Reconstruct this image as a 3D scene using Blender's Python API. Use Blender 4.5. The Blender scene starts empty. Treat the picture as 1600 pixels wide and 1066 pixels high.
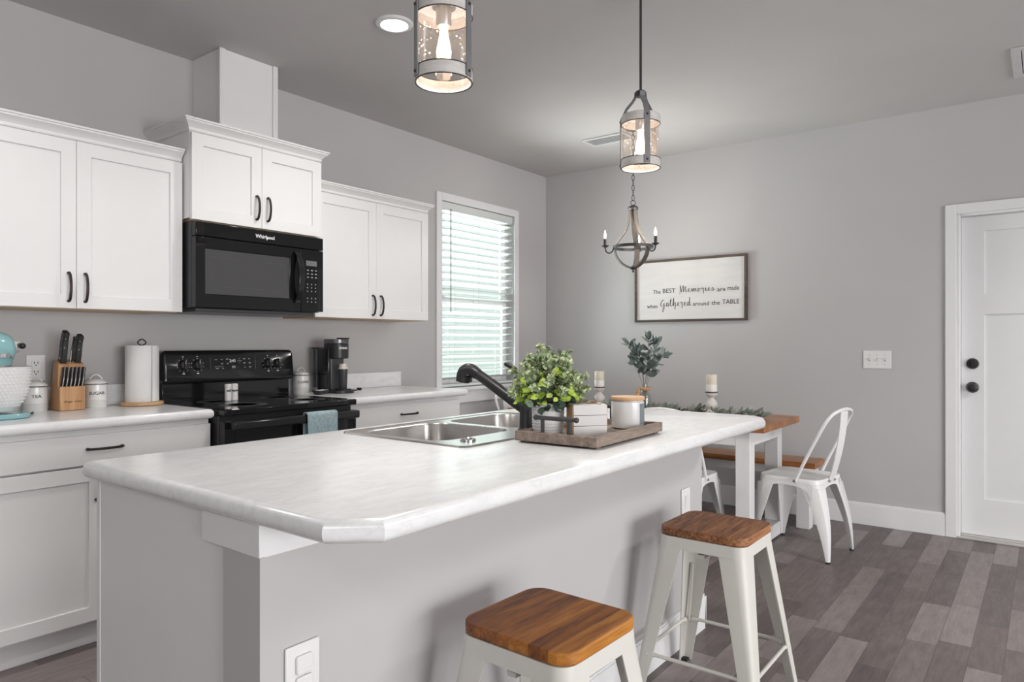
import bpy, bmesh, math, random
from mathutils import Vector, Matrix, Euler
from mathutils.geometry import tessellate_polygon
random.seed(7)
PI = math.pi
R = math.radians
C = bpy.context.scene.collection
scn = bpy.context.scene

# ------------------------------------------------------------------ camera
CX, FY, CEIL = 3.6038, 5.1935, 2.727      # camera x, far wall y, ceiling height
cam_d = bpy.data.cameras.new('camera')
cam_d.sensor_width = 36.0
cam_d.lens = 1088.66 / 1600 * 36.0
cam_d.shift_y = 2.32 / 1600
cam_d.clip_start = 0.05
cam_d.clip_end = 200
cam = bpy.data.objects.new('camera', cam_d)
cam.location = (CX, 0, 1.23)
cam.rotation_euler = (R(90), 0, 0.655273)
C.objects.link(cam)
scn.camera = cam

# ------------------------------------------------------------------ world, lights, exposure
scn.view_settings.view_transform = 'Standard'
scn.view_settings.look = 'None'
scn.view_settings.gamma = 1
scn.view_settings.use_curve_mapping = False
scn.view_settings.exposure = 0.42
wd = bpy.data.worlds.new('overcast_sky')
scn.world = wd
wd.use_nodes = True
bg = wd.node_tree.nodes['Background']
bg.inputs[0].default_value = (0.93, 0.97, 1.0, 1)
bg.inputs[1].default_value = 1.2


def area(name, loc, rot, sx, sy, power, col=(1, 1, 1)):
    d = bpy.data.lights.new(name, 'AREA')
    d.shape = 'RECTANGLE'
    d.size, d.size_y = sx, sy
    d.energy = power
    d.color = col
    o = bpy.data.objects.new(name, d)
    o.location = loc
    o.rotation_euler = rot
    C.objects.link(o)
    return o


RX, RY = 10.0, -4.0                          # right wall x and rear wall y
# daylight through right wall opening and kitchen window; rear panel is added fill
area('daylight_right', (RX - 0.03, 0.6, 1.15), (R(90), 0, R(90)), 4.6, 2.1, 262, (0.99, 0.985, 0.985))
area('fill_rear', (3.9, RY + 0.03, 1.5), (R(90), 0, 0), 1.7, 1.3, 6, (1.0, 0.99, 0.98))
for lx_, ly_, le_ in ((1.18, 0.55, 34), (3.9, -1.5, 62), (5.4, -0.6, 30), (5.3, 1.3, 25), (4.9, 3.4, 130)):      # unseen fill spots added near the ceiling to brighten the room
    sd_ = bpy.data.lights.new('ceiling_fill', 'SPOT')
    sd_.energy = le_
    sd_.spot_size = R(160)
    sd_.spot_blend = 0.6
    sd_.shadow_soft_size = 0.25
    sd_.color = (1.0, 0.98, 0.965)
    so_ = bpy.data.objects.new('ceiling_fill', sd_)
    so_.location = (lx_, ly_, CEIL - 0.03)
    C.objects.link(so_)
area('daylight_window', (-1.25, 4.15, 0.95), (R(132), 0, R(-80)), 1.4, 1.3, 175, (0.97, 1.0, 1.0))

# ------------------------------------------------------------------ materials
MATS = {}


class N:
    """tiny node helper"""
    def __init__(s, name):
        m = bpy.data.materials.new(name)
        m.use_nodes = True
        s.m, s.t = m, m.node_tree
        s.b = s.t.nodes['Principled BSDF']
        s.o = s.t.nodes['Material Output']

    def n(s, typ, **kw):
        nd = s.t.nodes.new(typ)
        for k, v in kw.items():
            if k.startswith('i_'):
                key = k[2:]
                key = int(key) if key.isdigit() else key
                nd.inputs[key].default_value = v
            else:
                setattr(nd, k, v)
        return nd

    def l(s, a, b):
        s.t.links.new(a, b)

    def math(s, op, a, b=None, c=None):
        nd = s.t.nodes.new('ShaderNodeMath')
        nd.operation = op
        for i, x in enumerate((a, b, c)):
            if x is None:
                continue
            if isinstance(x, (int, float)):
                nd.inputs[i].default_value = x
            else:
                s.l(x, nd.inputs[i])
        return nd.outputs[0]

    def ramp(s, fac, stops):
        nd = s.t.nodes.new('ShaderNodeValToRGB')
        cr = nd.color_ramp
        while len(cr.elements) < len(stops):
            cr.elements.new(0.5)
        for e, (p, c) in zip(cr.elements, stops):
            e.position = p
            e.color = (*c, 1)
        s.l(fac, nd.inputs[0])
        return nd.outputs[0]

    def coords(s, scale=(1, 1, 1), obj=True):
        tc = s.n('ShaderNodeTexCoord')
        mp = s.n('ShaderNodeMapping')
        mp.inputs['Scale'].default_value = scale
        s.l(tc.outputs['Object' if obj else 'Generated'], mp.inputs['Vector'])
        return mp.outputs[0]

    def noise(s, vec, scale, detail=3, rough=0.5):
        nd = s.n('ShaderNodeTexNoise')
        nd.inputs['Scale'].default_value = scale
        nd.inputs['Detail'].default_value = detail
        nd.inputs['Roughness'].default_value = rough
        if vec is not None:
            s.l(vec, nd.inputs['Vector'])
        return nd.outputs[0]

    def bump(s, h, strength, dist=0.002):
        nd = s.n('ShaderNodeBump')
        nd.inputs['Strength'].default_value = strength
        nd.inputs['Distance'].default_value = dist
        s.l(h, nd.inputs['Height'])
        s.l(nd.outputs[0], s.b.inputs['Normal'])


def mul(c, k):
    return tuple(min(1, x * k) for x in c)


def plain(name, col, rough=0.5, metal=0.0, var=0.04, nscale=14, bump=0.0, spec=None, coat=0.0):
    if name in MATS:
        return MATS[name]
    s = N(name)
    v = s.coords()
    f = s.noise(v, nscale)
    s.l(s.ramp(f, [(0.25, mul(col, 1 - var)), (0.75, mul(col, 1 + var))]), s.b.inputs['Base Color'])
    s.b.inputs['Roughness'].default_value = rough
    s.b.inputs['Metallic'].default_value = metal
    if spec is not None:
        s.b.inputs['Specular IOR Level'].default_value = spec
    if coat:
        s.b.inputs['Coat Weight'].default_value = coat
        s.b.inputs['Coat Roughness'].default_value = 0.05
    if bump:
        s.bump(s.noise(v, nscale * 6, 4), bump)
    MATS[name] = s.m
    return s.m


def emit(name, col, strength):
    s = N(name)
    s.b.inputs['Base Color'].default_value = (*col, 1)
    s.b.inputs['Emission Color'].default_value = (*col, 1)
    s.b.inputs['Emission Strength'].default_value = strength
    MATS[name] = s.m
    return s.m


def wood(name, cols, strip=0.04, axis=0, grain=1, gscale=9.0, rough=0.4, stripmix=1.0, contrast=0.35):
    """strips across `axis`, grain running along axis `grain` (object space)"""
    s = N(name)
    tc = s.n('ShaderNodeTexCoord')
    sp = s.n('ShaderNodeSeparateXYZ')
    s.l(tc.outputs['Object'], sp.inputs[0])
    row = s.math('FLOOR', s.math('DIVIDE', sp.outputs[axis], strip))
    wn = s.n('ShaderNodeTexWhiteNoise')
    wn.noise_dimensions = '1D'
    s.l(row, wn.inputs['W'])
    # grain: stretched noise, shifted per strip
    cmb = s.n('ShaderNodeCombineXYZ')
    for i in range(3):
        k = 0.09 if i == grain else 1.0
        x = s.math('MULTIPLY', sp.outputs[i], k * 4)
        if i == axis:
            x = s.math('ADD', x, s.math('MULTIPLY', wn.outputs[0], 37.0))
        s.l(x, cmb.inputs[i])
    g1 = s.noise(cmb.outputs[0], gscale, 5, 0.6)
    g2 = s.noise(cmb.outputs[0], gscale * 4.5, 3, 0.6)
    g = s.math('ADD', s.math('MULTIPLY', g1, 0.65), s.math('MULTIPLY', g2, 0.35))
    fac = s.math('ADD', s.math('MULTIPLY', s.math('SUBTRACT', wn.outputs[0], 0.5), 0.5 * stripmix),
                 s.math('ADD', s.math('MULTIPLY', s.math('SUBTRACT', g, 0.5), 2.0 * contrast + 0.9), 0.5))
    k = len(cols)
    s.l(s.ramp(fac, [(i / (k - 1) * 0.8 + 0.1, c) for i, c in enumerate(cols)]), s.b.inputs['Base Color'])
    s.b.inputs['Roughness'].default_value = rough
    s.bump(g2, 0.12, 0.001)
    MATS[name] = s.m
    return s.m


def floor_mat():
    s = N('plank_floor')
    tc = s.n('ShaderNodeTexCoord')
    sp = s.n('ShaderNodeSeparateXYZ')
    s.l(tc.outputs['Object'], sp.inputs[0])
    W, L = 0.112, 0.52
    xr = s.math('DIVIDE', sp.outputs[0], W)
    row = s.math('FLOOR', xr)
    wn = s.n('ShaderNodeTexWhiteNoise', noise_dimensions='1D')
    s.l(row, wn.inputs['W'])
    yr = s.math('ADD', s.math('DIVIDE', sp.outputs[1], L), s.math('MULTIPLY', wn.outputs[0], 13.7))
    colm = s.math('FLOOR', yr)
    cv = s.n('ShaderNodeCombineXYZ')
    s.l(row, cv.inputs[0])
    s.l(colm, cv.inputs[1])
    w2 = s.n('ShaderNodeTexWhiteNoise', noise_dimensions='2D')
    s.l(cv.outputs[0], w2.inputs['Vector'])
    cmb = s.n('ShaderNodeCombineXYZ')
    s.l(s.math('ADD', s.math('MULTIPLY', sp.outputs[0], 5.0), s.math('MULTIPLY', w2.outputs[0], 50)), cmb.inputs[0])
    s.l(s.math('MULTIPLY', sp.outputs[1], 1.1), cmb.inputs[1])
    g = s.noise(cmb.outputs[0], 6.0, 6, 0.65)
    cm2 = s.n('ShaderNodeCombineXYZ')
    s.l(s.math('MULTIPLY', sp.outputs[0], 14.0), cm2.inputs[0])
    s.l(s.math('MULTIPLY', sp.outputs[1], 0.8), cm2.inputs[1])
    g2 = s.noise(cm2.outputs[0], 7.0, 4, 0.7)
    fac = s.math('ADD', s.math('MULTIPLY', w2.outputs[0], 0.5),
                 s.math('ADD', s.math('MULTIPLY', g, 0.55), s.math('SUBTRACT', s.math('MULTIPLY', g2, 0.3), 0.15)))
    col = s.ramp(fac, [(0.22, (0.085, 0.066, 0.062)), (0.5, (0.165, 0.135, 0.13)), (0.82, (0.29, 0.25, 0.243))])
    fx = s.math('FRACT', xr)
    fy = s.math('FRACT', yr)
    ex = s.math('LESS_THAN', s.math('MINIMUM', fx, s.math('SUBTRACT', 1.0, fx)), 0.012)
    ey = s.math('LESS_THAN', s.math('MINIMUM', fy, s.math('SUBTRACT', 1.0, fy)), 0.0035)
    e = s.math('MAXIMUM', ex, ey)
    mx = s.n('ShaderNodeMix', data_type='RGBA')
    s.l(s.math('MULTIPLY', e, 0.55), mx.inputs[0])
    s.l(col, mx.inputs[6])
    mx.inputs[7].default_value = (0.035, 0.028, 0.026, 1)
    s.l(mx.outputs[2], s.b.inputs['Base Color'])
    s.b.inputs['Roughness'].default_value = 0.42
    s.bump(g2, 0.08, 0.001)
    return s.m


def marble_mat(name='laminate_marble'):
    s = N(name)
    v = s.coords((1, 1, 1))
    mp = s.coords((13, 4, 13))
    a = s.noise(mp, 1.6, 8, 0.62)
    b = s.noise(v, 9, 6, 0.6)
    vein = s.math('SUBTRACT', 1.0, s.math('MULTIPLY', s.math('ABSOLUTE', s.math('SUBTRACT', a, 0.5)), 9.0))
    vein = s.math('MAXIMUM', vein, 0.0)
    f = s.math('ADD', s.math('MULTIPLY', vein, 0.44), s.math('MULTIPLY', b, 0.35))
    s.l(s.ramp(f, [(0.15, (0.82, 0.825, 0.83)), (0.5, (0.785, 0.79, 0.795)), (0.85, (0.66, 0.665, 0.67))]), s.b.inputs['Base Color'])
    s.b.inputs['Roughness'].default_value = 0.2
    MATS[name] = s.m
    return s.m


def thin_glass(name, tint, gloss=1.0, seeded=0.0, rough=0.02):
    s = N(name)
    s.t.nodes.remove(s.b)
    tr = s.n('ShaderNodeBsdfTransparent')
    tr.inputs[0].default_value = (*tint, 1)
    gl = s.n('ShaderNodeBsdfGlossy')
    gl.inputs['Roughness'].default_value = rough
    lw = s.n('ShaderNodeLayerWeight')
    lw.inputs[0].default_value = 0.5
    fr = s.math('ADD', 0.04, s.math('MULTIPLY', 0.9, s.math('POWER', lw.outputs['Facing'], 4.0)))
    mx = s.n('ShaderNodeMixShader')
    s.l(s.math('MULTIPLY', fr, gloss), mx.inputs[0])
    s.l(tr.outputs[0], mx.inputs[1])
    s.l(gl.outputs[0], mx.inputs[2])
    out = mx.outputs[0]
    if seeded:
        v = s.coords()
        vo = s.n('ShaderNodeTexVoronoi')
        vo.inputs['Scale'].default_value = 95
        s.l(v, vo.inputs['Vector'])
        dots = s.math('LESS_THAN', vo.outputs['Distance'], 0.3)
        nz = s.math('GREATER_THAN', s.noise(v, 28, 2), 0.52)
        df = s.n('ShaderNodeBsdfTranslucent')
        df.inputs[0].default_value = (0.95, 0.93, 0.9, 1)
        m2 = s.n('ShaderNodeMixShader')
        s.l(s.math('ADD', s.math('MULTIPLY', s.math('MULTIPLY', dots, nz), seeded), 0.05), m2.inputs[0])
        s.l(out, m2.inputs[1])
        s.l(df.outputs[0], m2.inputs[2])
        out = m2.outputs[0]
    s.l(out, s.o.inputs['Surface'])
    MATS[name] = s.m
    return s.m


def leafmat(name, stops, rough=0.55):
    s = N(name)
    g = s.n('ShaderNodeNewGeometry')
    s.l(s.ramp(g.outputs['Random Per Island'], stops), s.b.inputs['Base Color'])
    s.b.inputs['Roughness'].default_value = rough
    s.b.inputs['Specular IOR Level'].default_value = 0.3
    MATS[name] = s.m
    return s.m


def brushed(name, col, rough):
    s = N(name)
    v = s.coords((2, 60, 60))
    f = s.noise(v, 8, 3)
    s.l(s.ramp(f, [(0.3, mul(col, 0.92)), (0.7, mul(col, 1.08))]), s.b.inputs['Base Color'])
    s.b.inputs['Metallic'].default_value = 1
    s.b.inputs['Roughness'].default_value = rough
    s.bump(f, 0.05, 0.0005)
    MATS[name] = s.m
    return s.m


WALL = plain('grey_wall_paint', (0.485, 0.473, 0.474), 0.75, var=0.015, nscale=3, bump=0.10)
CEILM = plain('grey_ceiling_paint', (0.53, 0.516, 0.512), 0.85, var=0.02, nscale=3, bump=0.10)
TRIM = plain('white_trim_paint', (0.76, 0.76, 0.765), 0.4, var=0.01)
CAB = plain('white_cabinet_paint', (0.77, 0.765, 0.762), 0.38, var=0.008)
DOORM = plain('white_door_paint', (0.74, 0.745, 0.75), 0.4, var=0.01)
BRONZE = plain('dark_bronze', (0.055, 0.042, 0.038), 0.38, metal=0.75)
TANPLY = wood('tan_plywood', [(0.42, 0.28, 0.15), (0.6, 0.42, 0.25)], 0.3, 0, 1)
BLACK = plain('gloss_black_enamel', (0.012, 0.012, 0.013), 0.10, var=0.02)
BLACKS = plain('satin_black', (0.018, 0.018, 0.02), 0.38, var=0.04)
BLKGLASS = plain('black_glass', (0.007, 0.007, 0.008), 0.04, var=0.01, spec=0.35)
GREYGLASS = plain('smoked_window', (0.06, 0.06, 0.062), 0.05, var=0.02)
DARKGREY = plain('dark_grey_plastic', (0.06, 0.06, 0.065), 0.35)
PRINT = plain('white_print', (0.75, 0.75, 0.75), 0.6, var=0.0)
GREYPRINT = plain('grey_print', (0.28, 0.28, 0.29), 0.6, var=0.0)
INK = plain('dark_ink', (0.05, 0.05, 0.052), 0.7, var=0.0)
PLATE = plain('white_plastic', (0.74, 0.735, 0.73), 0.35, var=0.005)
SLOT = plain('dark_slot', (0.05, 0.05, 0.05), 0.6)
FLOORM = floor_mat()
MARBLE = marble_mat()
STEEL = brushed('brushed_steel', (0.50, 0.48, 0.46), 0.30)
STEELRIM = brushed('polished_steel', (0.60, 0.58, 0.56), 0.22)
CHROME = plain('chrome', (0.75, 0.75, 0.76), 0.12, metal=1.0, var=0.0)
SEATW = wood('acacia_seat', [(0.11, 0.03, 0.006), (0.33, 0.11, 0.014), (0.52, 0.22, 0.035)], 0.052, 0, 1, 9, 0.5, 1.0, 0.55)
SEATW2 = wood('acacia_seat_dark', [(0.05, 0.016, 0.007), (0.27, 0.105, 0.038), (0.46, 0.22, 0.095)], 0.045, 0, 1, 20, 0.55, 0.5, 0.85)
TABLEW = wood('stained_pine', [(0.17, 0.055, 0.015), (0.35, 0.135, 0.042), (0.50, 0.25, 0.10)], 0.14, 1, 0, 8, 0.3, 0.6, 0.45)
CREAMMETAL = plain('cream_metal', (0.66, 0.645, 0.60), 0.42, var=0.02)
WHITEMETAL = plain('white_metal', (0.78, 0.78, 0.775), 0.33, var=0.015)
RUBBER = plain('black_rubber', (0.02, 0.02, 0.02), 0.7)
TABLEP = plain('white_table_paint', (0.74, 0.74, 0.735), 0.45, var=0.02)
BAMBOO = wood('bamboo_block', [(0.33, 0.16, 0.065), (0.48, 0.26, 0.12), (0.62, 0.38, 0.2)], 0.02, 1, 2, 8, 0.45, 0.6, 0.3)
LIGHTW = wood('pale_wood', [(0.46, 0.27, 0.13), (0.62, 0.4, 0.22)], 0.04, 0, 1, 8, 0.5, 0.4, 0.2)
ENAMEL = plain('white_enamel', (0.72, 0.72, 0.71), 0.2, var=0.01)
PAPER = plain('white_paper', (0.78, 0.775, 0.77), 0.9, var=0.01)
AQUA = plain('aqua_enamel', (0.26, 0.47, 0.50), 0.12, var=0.02, coat=0.5)
HOBNAIL = plain('white_ceramic', (0.76, 0.755, 0.75), 0.25, var=0.01)
TOWELM = plain('blue_grey_terry', (0.33, 0.44, 0.475), 0.95, var=0.22, nscale=60, bump=0.6)
REDWOOD = wood('weathered_tray_wood', [(0.10, 0.07, 0.055), (0.2, 0.15, 0.12), (0.33, 0.27, 0.22)], 0.05, 2, 1, 10, 0.7, 0.4, 0.5)
WHITEWASH = wood('whitewashed_wood', [(0.45, 0.42, 0.39), (0.63, 0.605, 0.58), (0.72, 0.70, 0.68)], 0.2, 2, 0, 6, 0.7, 0.2, 0.3)
GREYWOOD = wood('weathered_grey_wood', [(0.05, 0.042, 0.036), (0.10, 0.086, 0.075), (0.17, 0.148, 0.13)], 0.06, 0, 2, 9, 0.7, 0.3, 0.4)
IRON = plain('dark_iron', (0.06, 0.058, 0.06), 0.5, metal=0.5)
PALEIRON = plain('weathered_grey_iron', (0.22, 0.22, 0.23), 0.55, metal=0.3, var=0.15)
WAX = plain('cream_wax', (0.72, 0.66, 0.55), 0.6, var=0.02)
WHITEWAX = plain('white_wax', (0.78, 0.76, 0.73), 0.5, var=0.01)
BEADM = wood('bead_wood', [(0.4, 0.22, 0.1), (0.58, 0.36, 0.19)], 0.02, 2, 0)
FRAMEW = wood('dark_walnut_frame', [(0.035, 0.024, 0.018), (0.085, 0.06, 0.045), (0.14, 0.1, 0.075)], 0.3, 2, 0, 8, 0.6)
BOARD = wood('whitewashed_board', [(0.60, 0.57, 0.56), (0.68, 0.66, 0.65), (0.72, 0.71, 0.70)], 0.5, 2, 0, 7, 0.75, 0.1, 0.1)
BLINDM = plain('white_blind_slat', (0.66, 0.69, 0.675), 0.5, var=0.01)
VENTM = plain('white_vent_metal', (0.6, 0.6, 0.6), 0.5)
GLASS = thin_glass('window_glass', (0.93, 0.97, 0.96), 1.0)
SEEDED = thin_glass('seeded_glass', (0.93, 0.89, 0.87), 0.9, 0.35)
VASEG = thin_glass('clear_vase_glass', (0.93, 0.95, 0.95), 1.4)
JARG = plain('frosted_jar', (0.66, 0.66, 0.66), 0.18, var=0.0, coat=0.4)
LENS = emit('lit_lens', (1.0, 0.95, 0.86), 6.0)
BULB = emit('lit_filament_bulb', (1.0, 0.70, 0.40), 7.0)
FLAME = emit('lit_candle_bulb', (1.0, 0.78, 0.50), 5.0)
STEMG = plain('stem_green', (0.10, 0.13, 0.05), 0.7)
PALESTEM = plain('pale_stem', (0.22, 0.24, 0.2), 0.7)
SPRIG = leafmat('sprig_leaves', [(0.0, (0.20, 0.26, 0.16)), (0.4, (0.36, 0.44, 0.27)), (0.75, (0.50, 0.58, 0.32)), (1.0, (0.68, 0.72, 0.48))])
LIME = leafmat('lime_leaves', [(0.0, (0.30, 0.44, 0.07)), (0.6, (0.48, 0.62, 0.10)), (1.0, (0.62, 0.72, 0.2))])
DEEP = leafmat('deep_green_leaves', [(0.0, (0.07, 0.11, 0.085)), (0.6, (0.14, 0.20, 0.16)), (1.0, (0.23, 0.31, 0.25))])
SAGE = leafmat('sage_leaves', [(0.0, (0.13, 0.17, 0.16)), (0.6, (0.21, 0.265, 0.25)), (1.0, (0.34, 0.40, 0.37))])
GARL = leafmat('garland_leaves', [(0.0, (0.19, 0.225, 0.195)), (0.6, (0.34, 0.39, 0.345)), (1.0, (0.52, 0.56, 0.50))])


# ------------------------------------------------------------------ mesh builder
class MB:
    def __init__(s):
        s.v, s.f = [], []

    def add(s, verts, faces, M=None):
        o = len(s.v)
        for p in verts:
            p = Vector(p)
            s.v.append(M @ p if M else p)
        s.f += [tuple(i + o for i in f) for f in faces]
        return s

    def box(s, x0, x1, y0, y1, z0, z1, M=None):
        v = [(x0, y0, z0), (x1, y0, z0), (x1, y1, z0), (x0, y1, z0), (x0, y0, z1), (x1, y0, z1), (x1, y1, z1), (x0, y1, z1)]
        return s.add(v, [(3, 2, 1, 0), (4, 5, 6, 7), (0, 1, 5, 4), (1, 2, 6, 5), (2, 3, 7, 6), (3, 0, 4, 7)], M)

    def lathe(s, prof, seg=32, M=None, cap=True):
        v, f = [], []
        for r, z in prof:
            for i in range(seg):
                a = 2 * PI * i / seg
                v.append((r * math.cos(a), r * math.sin(a), z))
        for k in range(len(prof) - 1):
            for i in range(seg):
                j = (i + 1) % seg
                f.append((k * seg + i, k * seg + j, (k + 1) * seg + j, (k + 1) * seg + i))
        if cap:
            if prof[0][0] > 1e-5:
                f.append(tuple(range(seg - 1, -1, -1)))
            if prof[-1][0] > 1e-5:
                f.append(tuple(range((len(prof) - 1) * seg, len(prof) * seg)))
        return s.add(v, f, M)

    def cyl(s, p0, p1, r0, r1=None, seg=20):
        r1 = r0 if r1 is None else r1
        p0, p1 = Vector(p0), Vector(p1)
        d = p1 - p0
        M = Matrix.Translation(p0) @ d.to_track_quat('Z', 'Y').to_matrix().to_4x4()
        return s.lathe([(r0, 0), (r1, d.length)], seg, M)

    def ball(s, c, r, seg=16, rings=10, sc=(1, 1, 1)):
        prof = [(max(1e-6, r * math.sin(PI * k / rings)), -r * math.cos(PI * k / rings)) for k in range(rings + 1)]
        M = Matrix.Translation(Vector(c)) @ Matrix.Diagonal((*sc, 1))
        return s.lathe(prof, seg, M, cap=False)

    def sweep(s, pts, secs, closed=False, caps=True):
        """secs: list of rings (lists of points, same count) already placed"""
        v, f = [], []
        n = len(secs[0])
        for ring in secs:
            v += ring
        m = len(secs)
        for k in range(m if closed else m - 1):
            a, b = k * n, ((k + 1) % m) * n
            for i in range(n):
                j = (i + 1) % n
                f.append((a + i, a + j, b + j, b + i))
        if caps and not closed:
            f.append(tuple(range(n - 1, -1, -1)))
            f.append(tuple(range((m - 1) * n, m * n)))
        return s.add(v, f)

    def frames(s, pts, closed, up=None):
        pts = [Vector(p) for p in pts]
        n = len(pts)
        out = []
        prev = None
        for i in range(n):
            if closed:
                t = (pts[(i + 1) % n] - pts[i - 1]).normalized()
            else:
                a, b = pts[max(0, i - 1)], pts[min(n - 1, i + 1)]
                t = (b - a).normalized()
            if up is not None:
                u = Vector(up)
                side = t.cross(u)
                if side.length < 1e-4:
                    side = t.cross(Vector((1, 0.01, 0)))
                side.normalize()
                nn = side.cross(t).normalized()
            else:
                if prev is None:
                    h = Vector((0, 0, 1)) if abs(t.z) < 0.9 else Vector((1, 0, 0))
                    side = t.cross(h).normalized()
                else:
                    side = (prev - t * prev.dot(t)).normalized()
                nn = side.cross(t).normalized()
            prev = side
            out.append((pts[i], t, side, nn))
        return out

    def tube(s, pts, r, seg=10, closed=False, caps=True):
        secs = []
        fr = s.frames(pts, closed)
        for i, (p, t, a, b) in enumerate(fr):
            rr = r[i] if isinstance(r, (list, tuple)) else r
            secs.append([p + a * (rr * math.cos(2 * PI * k / seg)) + b * (rr * math.sin(2 * PI * k / seg)) for k in range(seg)])
        return s.sweep(pts, secs, closed, caps)

    def ribbon(s, pts, w, th, up=(0, 0, 1), closed=False):
        """rect section: w along side, th along normal"""
        secs = []
        for i, (p, t, a, b) in enumerate(s.frames(pts, closed, up)):
            ww = w[i] if isinstance(w, (list, tuple)) else w
            secs.append([p - a * ww / 2 - b * th / 2, p + a * ww / 2 - b * th / 2, p + a * ww / 2 + b * th / 2, p - a * ww / 2 + b * th / 2])
        return s.sweep(pts, secs, closed)

    def prism(s, poly, z0, z1, M=None):
        n = len(poly)
        v = [(x, y, z0) for x, y in poly] + [(x, y, z1) for x, y in poly]
        f = [tuple(range(n - 1, -1, -1)), tuple(range(n, 2 * n))]
        f += [(i, (i + 1) % n, n + (i + 1) % n, n + i) for i in range(n)]
        return s.add(v, f, M)

    def loft(s, rings, cap=True):
        return s.sweep(None, [[Vector(p) for p in r] for r in rings], False, cap)

    def build(s, name, mat, parent=None, bevel=0.0, seg=2, angle=35, loc=None, flat=False, fix=True):
        me = bpy.data.meshes.new(name)
        me.from_pydata([tuple(p) for p in s.v], [], s.f)
        me.update()
        if fix:
            bm = bmesh.new()
            bm.from_mesh(me)
            bmesh.ops.remove_doubles(bm, verts=bm.verts, dist=1e-6)
            bmesh.ops.recalc_face_normals(bm, faces=bm.faces)
            bm.to_mesh(me)
            bm.free()
        for m in (mat if isinstance(mat, (list, tuple)) else [mat]):
            me.materials.append(m)
        o = bpy.data.objects.new(name, me)
        C.objects.link(o)
        if parent:
            o.parent = parent
        if loc:
            o.location = loc
        if bevel:
            b = o.modifiers.new('bevel', 'BEVEL')
            b.width = bevel
            b.segments = seg
            b.limit_method = 'ANGLE'
            b.angle_limit = R(40)
            b.harden_normals = False
        if not flat:
            me.polygons.foreach_set('use_smooth', [True] * len(me.polygons))
            try:
                me.set_sharp_from_angle(angle=R(angle))
            except Exception:
                pass
        return o


def box(*a, M=None):
    return MB().box(*a, M=M)


def tag(o, label, cat, group=None, kind=None):
    o['label'] = label
    o['category'] = cat
    if group:
        o['group'] = group
    if kind:
        o['kind'] = kind
    return o


def thing(name, label, cat, loc=(0, 0, 0), rotz=0, group=None):
    o = bpy.data.objects.new(name, None)
    o.empty_display_size = 0.05
    C.objects.link(o)
    o.location = loc
    o.rotation_euler = (0, 0, rotz)
    return tag(o, label, cat, group)


def struct(o, label=None, cat=None):
    o['kind'] = 'structure'
    if label:
        o['label'] = label
    if cat:
        o['category'] = cat
    return o


def dup(root, loc, rotz, label, group=None):
    r = root.copy()
    C.objects.link(r)
    r.location = loc
    r.rotation_euler = (0, 0, rotz)
    r['label'] = label
    if group:
        r['group'] = group
    for ch in list(root.children):
        c = ch.copy()
        C.objects.link(c)
        c.parent = r
        for g in list(ch.children):
            d = g.copy()
            C.objects.link(d)
            d.parent = c
    return r


def inset_poly(poly, d):
    n = len(poly)
    out = []
    for i in range(n):
        p0, p1, p2 = Vector(poly[i - 1]), Vector(poly[i]), Vector(poly[(i + 1) % n])
        e1, e2 = (p1 - p0).normalized(), (p2 - p1).normalized()
        n1, n2 = Vector((-e1.y, e1.x)), Vector((-e2.y, e2.x))      # inward for CCW
        k = 1 + n1.dot(n2)
        out.append(tuple(p1 + (n1 + n2) * (d / k)))
    return out


def rrect(x0, x1, y0, y1, r, seg=6):
    pts = []
    for cx, cy, a0 in ((x1 - r, y1 - r, 0), (x0 + r, y1 - r, 90), (x0 + r, y0 + r, 180), (x1 - r, y0 + r, 270)):
        for k in range(seg + 1):
            a = R(a0 + 90 * k / seg)
            pts.append((cx + r * math.cos(a), cy + r * math.sin(a)))
    return pts


def slab(poly, z0, z1, r, name, mat, parent=None, hole=None, steps=6):
    """horizontal slab with rounded outer edge; optional hole (list of 2d points)"""
    prof = []
    for k in range(steps + 1):                       # bottom quarter then top quarter
        a = R(-90 + 90 * k / steps)
        prof.append((r * (1 - math.cos(a)), z0 + r * (1 + math.sin(a))))
    for k in range(steps + 1):
        a = R(90 * k / steps)
        prof.append((r * (1 - math.cos(a)), z1 - r * (1 - math.sin(a))))
    rings = [[(x, y, z) for x, y in inset_poly(poly, d)] for d, z in prof]
    n = len(poly)
    v, f = [], []
    for rg in rings:
        v += rg
    for k in range(len(rings) - 1):
        for i in range(n):
            j = (i + 1) % n
            f.append((k * n + i, k * n + j, (k + 1) * n + j, (k + 1) * n + i))
    mb = MB()
    if not hole:
        f.append(tuple(range(n - 1, -1, -1)))
        f.append(tuple(range((len(rings) - 1) * n, len(rings) * n)))
        mb.add(v, f)
    else:
        h = len(hole)
        b0 = len(v)
        v += [(x, y, z0) for x, y in hole] + [(x, y, z1) for x, y in hole]
        for i in range(h):
            j = (i + 1) % h
            f.append((b0 + j, b0 + i, b0 + h + i, b0 + h + j))
        for base, hb, rg in ((0, b0, rings[0]), ((len(rings) - 1) * n, b0 + h, rings[-1])):
            loops = [[Vector(p) for p in rg], [Vector(v[hb + i]) for i in range(h)]]
            idx = [base + i for i in range(n)] + [hb + i for i in range(h)]
            for t in tessellate_polygon(loops):
                f.append(tuple(idx[i] for i in t))
        mb.add(v, f)
    return mb.build(name, mat, parent, angle=27)


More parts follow.
